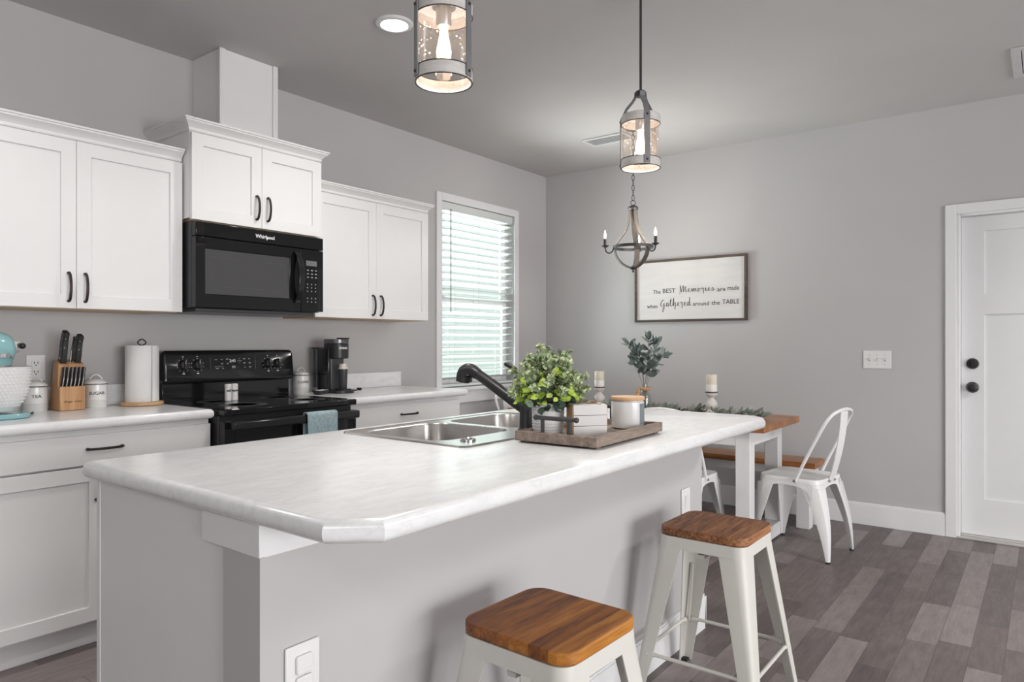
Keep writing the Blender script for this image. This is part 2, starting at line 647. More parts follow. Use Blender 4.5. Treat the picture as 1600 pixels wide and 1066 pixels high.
def text_mb(mb, txt, size, M, depth=0.0006, shear=0.0, bold=0.0, align='CENTER', bend=None, sx=1.0, fit=None):
    cu = bpy.data.curves.new('lettering_curve', 'FONT')
    cu.body = txt
    cu.size = size
    cu.shear = shear
    cu.offset = bold
    cu.extrude = depth / 2
    cu.align_x = align
    cu.align_y = 'CENTER'
    cu.resolution_u = 2
    to = bpy.data.objects.new('lettering_tmp', cu)
    C.objects.link(to)
    dg = bpy.context.evaluated_depsgraph_get()
    me = bpy.data.meshes.new_from_object(to.evaluated_get(dg))
    vs = []
    if fit:
        xs_ = [q.co.x for q in me.vertices]
        sx = fit / (max(xs_) - min(xs_))
    for q in me.vertices:
        x, y, z = q.co.x * sx, q.co.y, q.co.z
        if bend:                                      # wrap round a vertical cylinder of radius bend
            a = x / bend
            vs.append(((bend + z) * math.sin(a), y, (bend + z) * math.cos(a)))
        else:
            vs.append((x, y, z))
    mb.add(vs, [tuple(p.vertices) for p in me.polygons], M)
    bpy.data.objects.remove(to)
    bpy.data.curves.remove(cu)
    bpy.data.meshes.remove(me)
    return mb


def facing(p, n, roll=0):
    """matrix putting local X right, Y up, Z along horizontal normal n (angle, world) at p"""
    z = Vector((math.cos(n), math.sin(n), 0))
    y = Vector((0, 0, 1))
    x = y.cross(z)
    M = Matrix((x, y, z)).transposed().to_4x4()
    return Matrix.Translation(Vector(p)) @ M @ Matrix.Rotation(roll, 4, 'Z')


def arc(c, r, a0, a1, n, plane='xz'):
    out = []
    for k in range(n + 1):
        a = R(a0 + (a1 - a0) * k / n)
        u, w = r * math.cos(a), r * math.sin(a)
        if plane == 'xz':
            out.append((c[0] + u, c[1], c[2] + w))
        elif plane == 'yz':
            out.append((c[0], c[1] + u, c[2] + w))
        else:
            out.append((c[0] + u, c[1] + w, c[2]))
    return out


def smooth(pts, n=6, closed=False):
    """catmull-rom resample"""
    P = [Vector(p) for p in pts]
    m = len(P)
    out = []
    for i in range(m if closed else m - 1):
        if closed:
            p0, p1, p2, p3 = P[i - 1], P[i], P[(i + 1) % m], P[(i + 2) % m]
        else:
            p0, p1, p2, p3 = P[max(0, i - 1)], P[i], P[i + 1], P[min(m - 1, i + 2)]
        for k in range(n):
            t = k / n
            out.append(0.5 * ((2 * p1) + (p2 - p0) * t + (2 * p0 - 5 * p1 + 4 * p2 - p3) * t * t + (3 * p1 - p0 - 3 * p2 + p3) * t ** 3))
    if not closed:
        out.append(P[-1])
    return out


# ================================================================== STRUCTURE
struct(box(-0.02, RX + .1, RY - .1, FY + .02, -0.1, 0).build('floor', FLOORM, flat=True),
       'grey-brown wood plank floor of the kitchen and dining room', 'floor')
struct(box(-0.12, RX + .1, RY - .1, FY + .16, CEIL, CEIL + .1).build('ceiling', CEILM, flat=True),
       'flat grey painted ceiling over kitchen and dining area', 'ceiling')

WY0, WY1, WZ0, WZ1 = 3.812, 4.708, 0.865, 2.297        # window opening in the kitchen wall
wb = MB()
wb.box(-.12, 0, RY - .1, WY0, -.1, CEIL).box(-.12, 0, WY1, FY + .16, -.1, CEIL)
wb.box(-.12, 0, WY0, WY1, -.1, WZ0).box(-.12, 0, WY0, WY1, WZ1, CEIL)
struct(wb.build('wall_left', WALL, flat=True), 'grey kitchen wall with cabinets and the window', 'wall')
DX0, DX1, DZ1 = 3.150, 4.075, 2.042                    # door opening in the far wall
wb = MB()
wb.box(0, DX0, FY, FY + .16, -.1, CEIL).box(DX1, RX + .1, FY, FY + .16, -.1, CEIL).box(DX0, DX1, FY, FY + .16, DZ1, CEIL)
struct(wb.build('wall_far', WALL, flat=True), 'grey dining wall with sign and white door', 'wall')
wb = MB()                                              # right wall with the opening of a glazed sliding door
wb.box(RX, RX + .1, RY, -1.72, 0, CEIL).box(RX, RX + .1, 2.92, FY, 0, CEIL).box(RX, RX + .1, -1.72, 2.92, 2.22, CEIL)
struct(wb.build('wall_right', WALL, flat=True), 'grey wall with sliding glass door opening', 'wall')
wb = MB()  # unseen rear wall; its opening is added to let fill light in
wb.box(0, 3.0, RY - .1, RY, 0, CEIL).box(4.8, RX, RY - .1, RY, 0, CEIL).box(3.0, 4.8, RY - .1, RY, 0, .8).box(3.0, 4.8, RY - .1, RY, 2.2, CEIL)
struct(wb.build('wall_rear', WALL, flat=True), 'grey wall with an opening added for fill light behind the camera', 'wall')

# baseboards
bb = MB()
bb.box(0.0, 3.089, FY - .016, FY, 0, .135).box(0.0, 3.089, FY - .011, FY, .135, .146)
bb.box(4.136, RX, FY - .016, FY, 0, .135).box(4.136, RX, FY - .011, FY, .135, .146)
struct(bb.build('baseboard_far', TRIM, bevel=.002), 'white baseboard along the dining wall', 'baseboard')
bb = MB().box(0, .016, 3.40, FY - .016, 0, .135).box(0, .011, 3.40, FY - .016, .135, .146)
struct(bb.build('baseboard_left', TRIM, bevel=.002), 'white baseboard below the window', 'baseboard')

# door
d = struct(MB().box(3.0895, DX0, FY - .018, FY, 0, 2.098).box(DX1, 4.136, FY - .018, FY, 0, 2.098)
           .box(DX0, DX1, FY - .018, FY, DZ1 - .004, 2.098)
           .box(DX0, DX0 + .018, FY, FY + .16, 0, DZ1).box(DX1 - .018, DX1, FY, FY + .16, 0, DZ1).box(DX0 + .018, DX1 - .018, FY, FY + .16, DZ1 - .018, DZ1)
           .build('trim_1', TRIM, bevel=.003), 'white casing and jamb round the door', 'door casing')
door = thing('door_1', 'white three-panel door with black knob and deadbolt', 'door', (DX0 + .02, FY + .055, .022))
door['kind'] = 'structure'
dw, dh, dt = DX1 - DX0 - .04, DZ1 - .018 - .024, .044
db = MB()
P1, P2 = (.125, dw - .125), (.665 + .0, 1.49)
st = .152


def panel_door(mb, w, h, t, holes, rec):
    """door leaf with front recessed panels; front face at y=0, body to +y"""
    xs = sorted({0, w} | {a for h_ in holes for a in h_[:2]})
    zs = sorted({0, h} | {a for h_ in holes for a in h_[2:]})
    for i in range(len(xs) - 1):
        for k in range(len(zs) - 1):
            cx, cz = (xs[i] + xs[i + 1]) / 2, (zs[k] + zs[k + 1]) / 2
            inh = any(a < cx < b and c < cz < e for a, b, c, e in holes)
            mb.add([(xs[i], rec if inh else 0, zs[k]), (xs[i + 1], rec if inh else 0, zs[k]), (xs[i + 1], rec if inh else 0, zs[k + 1]), (xs[i], rec if inh else 0, zs[k + 1])], [(0, 1, 2, 3)])
    for a, b, c, e in holes:
        s_ = [(a, c), (b, c), (b, e), (a, e)]
        for q in range(4):
            (x0, z0), (x1, z1) = s_[q], s_[(q + 1) % 4]
            mb.add([(x0, 0, z0), (x1, 0, z1), (x1, rec, z1), (x0, rec, z0)], [(3, 2, 1, 0)])
    per = [(x, 0) for x in xs[:-1]] + [(w, z) for z in zs[:-1]] + [(x, h) for x in xs[:0:-1]] + [(0, z) for z in zs[:0:-1]]
    n = len(per)
    mb.add([(x, 0, z) for x, z in per] + [(x, t, z) for x, z in per],
           [(i, (i + 1) % n, n + (i + 1) % n, n + i) for i in range(n)] + [tuple(range(2 * n - 1, n - 1, -1))])
    return mb


mid = dw / 2
panel_door(db, dw, dh, dt, [(.121, dw - .121, 1.513, 1.906), (.121, mid - .045, .226, 1.385), (mid + .045, dw - .121, .226, 1.385)], .014)
db.build('door_panel', DOORM, door, fix=True)
KX = .060
k = MB()
Mk = Matrix.Translation((KX, 0, .926)) @ Matrix.Rotation(R(90), 4, 'X')
k.lathe([(.034, 0), (.034, .006), (.028, .010), (.013, .014), (.012, .03), (.022, .036), (.0275, .048), (.024, .058), (.012, .063), (0.0005, .064)], 28, Mk)
k.build('door_knob', BLACKS, door)
k = MB()
Mk = Matrix.Translation((KX, 0, 1.075)) @ Matrix.Rotation(R(90), 4, 'X')
k.lathe([(.034, 0), (.034, .008), (.029, .016), (.012, .018), (.011, .022)], 28, Mk)
k.box(-.005 + KX, .005 + KX, -.036, -.020, 1.058, 1.092)
k.build('deadbolt', BLACKS, door)
struct(MB().box(DX0, DX1, FY - .02, FY + .13, 0.001, .012).box(DX0 + .02, DX1 - .02, FY + .02, FY + .10, .012, .020).build('trim_2', plain('aluminium_sill', (.6, .58, .56), .4, metal=.4), bevel=.002),
       'metal threshold under the white door', 'threshold')

# window
win = thing('window_1', 'white double-hung window with casing and blinds', 'window', (0, WY0, WZ0))
win['kind'] = 'structure'
ww, wh = WY1 - WY0, WZ1 - WZ0
cs = .057
c = MB()
c.box(0, .018, -cs, 0, .02, wh + cs).box(0, .018, ww, ww + cs, .02, wh + cs).box(0, .018, 0, ww, wh, wh + cs)
c.build('window_casing', TRIM, win, bevel=.003)
MB().box(-.12, .045, -cs - .02, ww + cs + .02, -.006, .02).build('window_sill', TRIM, win, bevel=.004)
MB().box(0, .018, -cs, ww + cs, -.10, -.006).build('window_apron', TRIM, win, bevel=.003)
fr = MB()
fr.box(-.115, -.075, 0, .03, .02, wh).box(-.115, -.075, ww - .03, ww, .02, wh).box(-.115, -.075, .03, ww - .03, wh - .03, wh).box(-.115, -.075, .03, ww - .03, .02, .05)
fr.build('window_frame', TRIM, win, bevel=.002)
for nm, z0, z1, x0 in (('sash', .675, wh - .03, -.105), ('sash', .05, .715, -.088)):
    s_ = MB()
    s_.box(x0, x0 + .02, .03, .068, z0, z1).box(x0, x0 + .02, ww - .068, ww - .03, z0, z1)
    s_.box(x0, x0 + .02, .068, ww - .068, z0, z0 + .04).box(x0, x0 + .02, .068, ww - .068, z1 - .04, z1)
    so = s_.build(nm, TRIM, win, bevel=.002)
    MB().box(x0 + .008, x0 + .011, .066, ww - .066, z0 + .038, z1 - .038).build('glass_pane', GLASS, so)

# blind hung inside the casing
bl = thing('window_blind', 'white horizontal slat blind hanging in the window', 'blind', (-.036, WY0 + .006, WZ0 + .022))
bw = ww - .012
top = wh - .022
MB().box(-.030, .034, 0, bw, top - .062, top - .002).build('headrail', BLINDM, bl, bevel=.003)
sl = MB()
nz = int((top - .10) / .0565)
for i in range(nz):
    z = top - .095 - i * .0565
    tl = R(-17)
    M = Matrix.Translation((0, 0, z)) @ Matrix.Rotation(tl, 4, 'Y')
    sl.add([(-.031, 0, -.0012), (0, 0, .002), (.031, 0, -.0012), (.031, bw, -.0012), (0, bw, .002), (-.031, bw, -.0012),
            (-.031, 0, -.0062), (0, 0, -.003), (.031, 0, -.0062), (.031, bw, -.0062), (0, bw, -.003), (-.031, bw, -.0062)],
           [(0, 1, 4, 5), (1, 2, 3, 4), (6, 11, 10, 7), (7, 10, 9, 8), (0, 5, 11, 6), (2, 8, 9, 3), (0, 6, 7, 1), (1, 7, 8, 2), (5, 4, 10, 11), (4, 3, 9, 10)], M)
sl.build('slats', BLINDM, bl, angle=20)
MB().box(-.031, .031, 0, bw, .004, .024).build('bottom_rail', BLINDM, bl, bevel=.003)
cd = MB()
for y in (.16, bw / 2, bw - .16):
    for x in (-.029, .029):
        cd.tube([(x, y, .02), (x, y, top - .06)], .0012, 5)
cd.build('ladder_cord', plain('grey_cord', (.5, .5, .5), .8), bl)
MB().tube([(.038, .105, top - .05), (.038, .105, top - .84)], .004, 8).build('tilt_wand', plain('grey_wand', (.2, .2, .2), .5), bl)
MB().tube([(.038, bw - .11, top - .05), (.038, bw - .11, top - .70)], .0018, 6).build('lift_cord', MATS['grey_cord'], bl)

# outside the window
struct(box(-14, -.13, -3, 14, -.3, -.12).build('ground', plain('pale_ground', (.42, .46, .36), .9), flat=True), 'pale ground outside the window', 'ground')
nh = thing('neighbor_house', 'pale sided house seen through the window blind', 'house', (-4.2, 7.5, -.12))
sd = MB()
for i in range(36):
    z = i * .12
    sd.add([(0.0, -7, z), (0.0, 5, z), (-.02, 5, z + .12), (-.02, -7, z + .12), (-.02, -7, z), (-.02, 5, z)], [(0, 1, 2, 3), (0, 4, 5, 1)])
sd.box(-4, -.03, -7, 5, 0, 4.3)
sd.build('siding_wall', plain('pale_siding', (.80, .84, .81), .7), nh, flat=True)
MB().box(-4.4, .45, -7.2, 5.2, 4.3, 4.5).build('roof_eave', plain('brown_eave', (.30, .22, .18), .7), nh)
for y0 in (-5.6, 3.2):
    fw = MB().box(0, .04, y0, y0 + .9, 1.0, 2.3).build('house_window', TRIM, nh)
    MB().box(.041, .045, y0 + .08, y0 + .82, 1.08, 2.22).build('window_glass', plain('dim_glass', (.2, .24, .25), .1), fw)
# ================================================================== CABINETS
CT0, CT1 = 0.885, 0.928                                 # countertop bottom / top


def pull_mb(mb, L, M, w=.010):
    """arched bar pull along local X, standing off along local Z"""
    pts = [(-L / 2, 0, 0), (-L / 2, 0, .010), (-L * .42, 0, .021), (-L * .2, 0, .029), (0, 0, .031), (L * .2, 0, .029), (L * .42, 0, .021), (L / 2, 0, .010), (L / 2, 0, 0)]
    q = MB().ribbon(smooth(pts[1:-1], 5), w, .006, up=(0, 0, 1))
    q.cyl((-L / 2, 0, -.0005), (-L / 2, 0, .012), .0062, seg=10).cyl((L / 2, 0, -.0005), (L / 2, 0, .012), .0062, seg=10)
    return mb.add(q.v, q.f, M)


def shaker(mb, w, h, t=.020, rail=.058, rec=.009, flat=False):
    """door in local x (width) z (height), front face at y=0 facing -y"""
    if flat:
        return mb.box(0, w, 0, t, 0, h)
    return panel_door(mb, w, h, t, [(rail, w - rail, rail, h - rail)], rec)


# doors face +x: local (x,z) -> world y,z ; local -y -> +x
FX = Matrix(((0, -1, 0, 0), (1, 0, 0, 0), (0, 0, 1, 0), (0, 0, 0, 1)))
PV = Matrix(((0, 0, 1, 0), (0, 1, 0, 0), (-1, 0, 0, 0), (0, 0, 0, 1)))       # pull vertical, standing off +x
PH = Matrix(((0, 0, 1, 0), (1, 0, 0, 0), (0, 1, 0, 0), (0, 0, 0, 1)))        # pull along y, standing off +x


def door_part(parent, name, x, y0, w, z0, h, pull=None, flat=False, plen=.118):
    M = Matrix.Translation((x, y0, z0)) @ FX
    q = shaker(MB(), w, h, flat=flat)
    mb = MB().add(q.v, q.f, M)
    o = mb.build(name, CAB, parent, bevel=.0015, seg=1)
    if pull:
        kind, py, pz = pull
        p = MB()
        pull_mb(p, plen, Matrix.Translation((x, py, pz)) @ (PV if kind == 'v' else PH))
        p.build('handle', BRONZE, o)
    return o


def crown(parent, x, y0, y1, z, left=True, right=True):
    prof = [(0, 0), (.004, 0), (.008, .006), (.008, .014), (.020, .030), (.034, .040), (.034, .046), (.040, .048), (.040, .056), (0, .056)]
    mb = MB()
    n = len(prof)
    path = []
    for o_, dz in prof:
        row = []
        if left:
            row += [(.001, y0 - o_, z + dz), (x + o_, y0 - o_, z + dz)]
        else:
            row += [(x + o_, y0, z + dz)]
        if right:
            row += [(x + o_, y1 + o_, z + dz), (.001, y1 + o_, z + dz)]
        else:
            row += [(x + o_, y1, z + dz)]
        path.append(row)
    m = len(path[0])
    v = [p for row in path for p in row]
    f = []
    for a in range(n - 1):
        for b in range(m - 1):
            f.append((a * m + b, a * m + b + 1, (a + 1) * m + b + 1, (a + 1) * m + b))
    f += [((n - 1) * m + b, (n - 1) * m + b + 1, b + 1, b) for b in range(m - 1)]
    f.append(tuple(a * m for a in range(n)))
    f.append(tuple(a * m + m - 1 for a in range(n - 1, -1, -1)))
    mb.add(v, f)
    return mb.build('crown_molding', CAB, parent, angle=25)


def upper(label, y0, y1, z0, z1, xb, crown_z, left, right, hz):
    t = thing('upper_cabinet', label, 'cabinet', (0, y0, z0))
    W, H = y1 - y0, z1 - z0
    MB().box(0.001, xb, .0005, W - .0005, .012, H).build('cabinet_box', CAB, t, bevel=.001, seg=1)
    MB().box(.001, xb - .004, .016, W - .016, .0, .0115).build('bottom_panel', TANPLY, t)
    g = .0015
    dwid = W / 2 - 1.5 * g
    zt = crown_z - z0 - .004
    door_part(t, 'door', xb + .022, g, dwid, .003, zt - .006, ('v', W / 2 - .032, hz))
    door_part(t, 'door', xb + .022, W / 2 + g / 2, dwid, .003, zt - .006, ('v', W / 2 + .032, hz))
    crown(t, xb + .004, 0, W, crown_z - z0, left, right)
    return t


upper('white two-door upper cabinet at far left above the knife block', .762, 1.680, 1.372, 2.145, .308, 2.094, True, False, .092)
upper('white short two-door cabinet above the black microwave', 1.686, 2.430, 1.812, 2.29, .378, 2.236, True, True, .105)
upper('white two-door upper cabinet between the microwave and the window', 2.436, 3.345, 1.372, 2.145, .308, 2.094, False, True, .085)
# boxed duct running from the microwave cabinet to the ceiling
ch = thing('duct_chase', 'white boxed duct chase from microwave cabinet up to ceiling', 'duct cover', (0, 1.893, 2.2925))
hh = CEIL - .001 - 2.2925
MB().box(.001, .276, .006, .330, 0, hh).build('chase_box', CAB, ch)
for a in ((.268, .286, 0, .006), (.276, .286, .006, .030), (.276, .286, .306, .336), (.268, .276, .330, .336)):
    MB().box(a[0], a[1], a[2], a[3], 0, hh).build('corner_strip', CAB, ch, bevel=.001, seg=1)


def base(label, y0, y1, end_right=False):
    t = thing('base_cabinet', label, 'cabinet', (0, y0, 0))
    W = y1 - y0
    MB().box(.001, .560, 0, W, .105, CT0 - .001).box(.001, .502, .004, W - .004, 0.0005, .105).build('cabinet_box', CAB, t, bevel=.001, seg=1)
    g = .002
    dr = door_part(t, 'drawer', .582, g, W - 2 * g, .742, .120, None, True)
    p = MB()
    pull_mb(p, .130, Matrix.Translation((.582, W / 2, .806)) @ PH)
    p.build('handle', BRONZE, dr)
    dwid = W / 2 - 1.5 * g
    door_part(t, 'door', .582, g, dwid, .118, .616, ('v', W / 2 - .033, .66))
    door_part(t, 'door', .582, W / 2 + g / 2, dwid, .118, .616, ('v', W / 2 + .033, .66))
    return t


base('white base cabinet at far left with wide drawer beside the range', .780, 1.681)
base('white base cabinet under the coffee maker, right of the range', 2.468, 3.378)


def counter(label, y0, y1, ends, by1):
    poly = [(0.001, y0), (.604, y0), (.604, y1), (0.001, y1)]
    t = thing('countertop', label, 'countertop', (0, 0, 0))
    slab(poly, CT0, CT1, .018, 'worktop', MARBLE, t)
    MB().box(.001, .020, y0 + .006, by1, CT1, CT1 + .100).build('backsplash', MARBLE, t, bevel=.003)
    return t


counter('white marbled countertop left of the range with mixer and knife block', .755, 1.684, None, 1.682)
counter('white marbled countertop right of the range with coffee maker', 2.464, 3.432, None, 3.392)

# wall outlet behind the canisters
t = thing('wall_outlet', 'white duplex outlet on the wall behind the tea canister', 'outlet', (.0005, 1.1765, 1.116))
MB().box(0, .006, -.0375, .0375, -.0585, .0585).build('cover_plate', PLATE, t, bevel=.002)
for dz in (.02, -.02):
    so = MB().add(*[(lambda q: (q.v, q.f))(MB().prism(rrect(-.0165, .0165, -.014, .014, .006), 0, .0022))][0], M=Matrix.Translation((.006, 0, dz)) @ PH).build('socket', PLATE, t)
    MB().box(.0083, .0086, -.0085, -.0055, dz - .002, dz + .008).box(.0083, .0086, .0055, .0085, dz - .002, dz + .008).box(.0083, .0086, -.003, .003, dz - .010, dz - .005).build('slot', SLOT, so)
# ================================================================== APPLIANCES
# microwave
mw = thing('microwave', 'black over-the-range microwave under the short upper cabinet', 'microwave', (0, 1.690, 1.384))
W, H = .737, .424
MB().box(.001, .385, .002, W - .002, .012, H).build('body', BLACKS, mw, bevel=.003)
MB().box(.012, .375, .03, W - .03, -.006, .0115).build('underside_vent', DARKGREY, mw, bevel=.003)
dy = .590
q = MB().add(*(lambda m: (m.v, m.f))(panel_door(MB(), dy - .006, .335, .036, [(.045, dy - .075, .062, .283)], .003)), M=Matrix.Translation((.423, .004, .014)) @ FX)
do = q.build('door', BLKGLASS, mw, bevel=.003)
MB().box(.4195, .4206, .052, dy - .074, .079, .294).build('window', GREYGLASS, do)
MB().box(.4207, .4210, .082, dy - .104, .255, .2565).box(.4207, .4210, .082, dy - .104, .115, .1165).box(.4207, .4210, .082, .0835, .115, .2565).box(.4207, .4210, dy - .1055, dy - .104, .115, .2565).build('window_border', DARKGREY, do)
MB().box(.386, .423, .004, W - .004, .353, .421).build('top_vent', BLKGLASS, mw, bevel=.004)
pn = MB().box(.386, .423, dy, W - .004, .014, .350).build('control_panel', BLKGLASS, mw, bevel=.003)
MB().box(.4231, .4235, dy + .030, dy + .100, .262, .290).build('display', plain('dim_display', (.16, .16, .165), .2), pn)
for r0_, r1_ in ((0, 3), (4, 7), (8, 10)):
    kp = MB()
    for r_ in range(r0_, r1_):
        z = .238 - r_ * .019
        for c_ in range(3):
            y = dy + .036 + c_ * .026
            kp.box(.4231, .4234, y, y + (.012 if r_ < 3 else .007), z - .003, z + .003)
    kp.build('keypad_marks', GREYPRINT, pn)
hd = MB().ribbon(smooth([(.424, dy - .030, .06), (.446, dy - .030, .085), (.462, dy - .030, .14), (.468, dy - .030, .195), (.462, dy - .030, .25), (.446, dy - .030, .305), (.424, dy - .030, .33)], 5), .034, .012, up=(1, 0, 0))
hd.build('handle', BLACK, mw, bevel=.003)
tx = MB()
text_mb(tx, 'Whirlpool', .026, Matrix.Translation((.4232, W * .505, .386)) @ PH, bold=.0006)
tx.build('brand_lettering', PRINT, mw, flat=True)

# range
rg = thing('range', 'black freestanding electric range with glass cooktop', 'stove', (0, 1.692, 0))
W = .764
MB().box(.02, .620, .002, W - .002, .06, .895).box(.06, .58, .02, W - .02, 0.0005, .06).build('body', BLACKS, rg, bevel=.003)
ck = MB().box(.085, .672, .004, W - .004, .897, .928).build('cooktop', BLKGLASS, rg, bevel=.006)
for bx_, by_, br in ((.50, .20, .11), (.50, .57, .09), (.24, .20, .085), (.24, .57, .10)):
    for rr in (br, br * .62):
        MB().lathe([(rr, 0), (rr + .0015, 0), (rr + .0015, .0003), (rr, .0003)], 40, Matrix.Translation((bx_, by_, .9282))).build('burner_ring', DARKGREY, ck)
# backguard: recessed riser and forward leaning control panel with rounded ends
MB().box(.022, .075, .012, W - .012, .897, 1.030).build('riser', BLACK, rg, bevel=.004)
pf = rrect(0, W, 0, .170, .026, 5)
cp = MB()
rings = []
for x_, k_ in ((.022, .0), (.085, .0), (.094, .006), (.098, .014)):
    cpoly = inset_poly(pf, k_) if k_ else pf
    rings.append([(x_ + (0 if x_ < .05 else (.170 - b) * .12), a, 1.018 + b) for a, b in cpoly])
cp.loft(rings)
cpo = cp.build('control_panel', BLACK, rg, angle=30)
face = Matrix.Translation((.0985 + .0103, 0, 1.103)) @ Matrix.Rotation(R(-6.8), 4, 'Y') @ PH
for yk in (.105, .180, .592, .652):
    kb = MB()
    M = face @ Matrix.Translation((yk, .010, 0))
    kb.lathe([(.027, -.002), (.027, .004), (.022, .010), (.020, .020), (.001, .021)], 24, M)
    kb.box(-.005, .005, -.022, .022, .012, .028, M=M)
    ko = kb.build('knob', BLACKS, cpo, bevel=.001)
    mk = MB()
    for a in range(0, 360, 36):
        mk.box(-.0016, .0016, .0315, .0345, -.001, .0004, M=M @ Matrix.Rotation(R(a), 4, 'Z'))
    mk.box(-.006, .006, -.046, -.041, -.001, .0004, M=M)
    mk.box(-.003, .003, .042, .046, -.001, .0004, M=M)
    mk.box(-.001, .001, .004, .020, .028, .0284, M=M)
    mk.build('knob_marks', PRINT, ko, flat=True)
pm = MB()
M = face @ Matrix.Translation((W / 2, .012, 0))
for x_, y_, w_, h_ in ((-.1, .024, .012, .005), (-.068, .024, .011, .004), (-.036, .026, .013, .006), (-.066, .002, .012, .006), (-.034, .002, .012, .006),
                       (-.085, -.013, .05, .002), (-.095, -.023, .016, .005), (-.062, -.023, .010, .005),
                       (.064, .026, .013, .006), (.094, .026, .011, .005), (.064, .003, .012, .006), (.096, .003, .012, .006), (.066, -.020, .011, .004), (.097, -.020, .013, .007),
                       (.036, .015, .026, .003), (.036, .027, .008, .003), (.036, .003, .007, .003), (-.000, -.017, .020, .013), (.026, -.017, .02, .0005)):
    pm.box(x_ - w_ / 2, x_ + w_ / 2, y_ - h_ / 2, y_ + h_ / 2, -.002, .0004, M=M)
pm.box(.1295, .1307, -.03, .036, -.002, .0004, M=M).box(-.1307, -.1301, -.03, .036, -.002, .0004, M=M)
pm.build('panel_print', GREYPRINT, cpo, flat=True)
tx = MB()
text_mb(tx, '2:41', .022, M @ Matrix.Translation((-.004, .016, 0)), bold=.0008)
tx.build('clock_digits', PRINT, cpo, flat=True)
# oven door with window and bar handle
q = MB().add(*(lambda m: (m.v, m.f))(panel_door(MB(), W - .012, .575, .045, [(.12, W - .132, .12, .43)], .002)), M=Matrix.Translation((.667, .006, .295)) @ FX)
od = q.build('oven_door', BLKGLASS, rg, bevel=.004)
MB().box(.6645, .6655, .13, W - .13, .42, .72).build('oven_window', GREYGLASS, od)
MB().box(.622, .664, .008, W - .008, .07, .288).build('storage_drawer', BLACK, rg, bevel=.004)
hb = MB().box(.700, .722, .022, W - .022, .832, .874)
hb.build('oven_handle', BLACK, od, bevel=.009, seg=3)
MB().box(.667, .701, .024, .052, .838, .868).box(.667, .701, W - .052, W - .024, .838, .868).build('handle_bracket', BLACK, od, bevel=.002)

# towel over the oven handle
tw = MB()
ty0, ty1 = .405, .585
nseg = 14
rings = []
cols = []
for j in range(nseg + 1):
    f_ = j / nseg
    y = ty0 + (ty1 - ty0) * f_
    wv = .0025 * math.sin(f_ * 9.0) + .002 * math.sin(f_ * 17 + 1)
    line = [(.697 - wv * .3, y, .60), (.6955, y, .74), (.6955, y, .84), (.697, y, .873), (.703, y, .8805), (.712, y, .8815), (.721, y, .8795), (.7265, y, .872), (.728, y, .835), (.729 + wv, y, .76), (.731 + wv * 1.6, y, .66), (.730 + wv * 2, y, .585)]
    cols.append([Vector(p) for p in smooth(line, 3)])
m = len(cols[0])
v = [p for c_ in cols for p in c_]
fq = [(a * m + b, a * m + b + 1, (a + 1) * m + b + 1, (a + 1) * m + b) for a in range(nseg) for b in range(m - 1)]
tw.add(v, fq)
to = tw.build('hand_towel', TOWELM, None, loc=(0, 1.692, 0), angle=180)
sd_ = to.modifiers.new('thick', 'SOLIDIFY')
sd_.thickness = .005
sd_.offset = 1
tag(to, 'blue-grey terry towel folded over the oven handle', 'towel')
# ================================================================== COUNTER ITEMS (left counter)
Z = CT1
CAMX = CX


def camang(x, y):
    """horizontal angle from a point towards the viewer side of the room (where lettering faces)"""
    return math.atan2(0 - y, CX - x)


def canister(word, label, x, y, r=.046, h=.108, ang=None, tw=.0195):
    t = thing('canister', label, 'canister', (x, y, Z), 0, 'white enamel kitchen canisters')
    MB().lathe([(r * .97, 0), (r, .003), (r, h * .33), (r * 1.012, h * .34), (r, h * .35), (r, h)], 36).build('body', ENAMEL, t)
    ld = MB()
    ld.lathe([(r * 1.05, h + .0005), (r * 1.06, h + .004), (r * 1.0, h + .008), (r * .8, h + .017), (r * .45, h + .023), (0.0005, h + .025)], 36)
    lo = ld.build('lid', ENAMEL, t)
    MB().lathe([(r * 1.052, h - .001), (r * 1.066, h + .001), (r * 1.062, h + .0035), (r * 1.05, h + .003)], 36).build('lid_rim', DARKGREY, lo)
    a = ang if ang is not None else camang(x, y)
    hp = [(-.025, 0, h + .016), (-.022, 0, h + .028), (-.012, 0, h + .040), (0, 0, h + .044), (.012, 0, h + .040), (.022, 0, h + .028), (.025, 0, h + .016)]
    M = Matrix.Rotation(a + PI / 2, 4, 'Z')
    MB().tube([M @ Vector(p) for p in smooth(hp, 4)], .0028, 8).build('lid_handle', ENAMEL, lo)
    tx = MB()
    text_mb(tx, word, tw, facing((0, 0, h * .62), a), depth=.0014, bend=r + .0006, sx=1.1, bold=.0001)
    tx.build('lettering', INK, t, flat=True)
    return t


canister('TEA', 'white enamel canister lettered TEA, half behind the mixer bowl', .080, 1.150, ang=R(-12))
canister('SUGAR', 'white enamel canister lettered SUGAR beside the knife block', .080, 1.396, ang=R(-16))
canister('COFFEE', 'white enamel canister lettered COFFEE between range and coffee maker', .083, 2.522, ang=R(-16))

# stand mixer, mostly outside the frame on the left
mx = thing('stand_mixer', 'aqua stand mixer with white hobnail bowl at the far left', 'stand mixer', (.30, .865, Z))
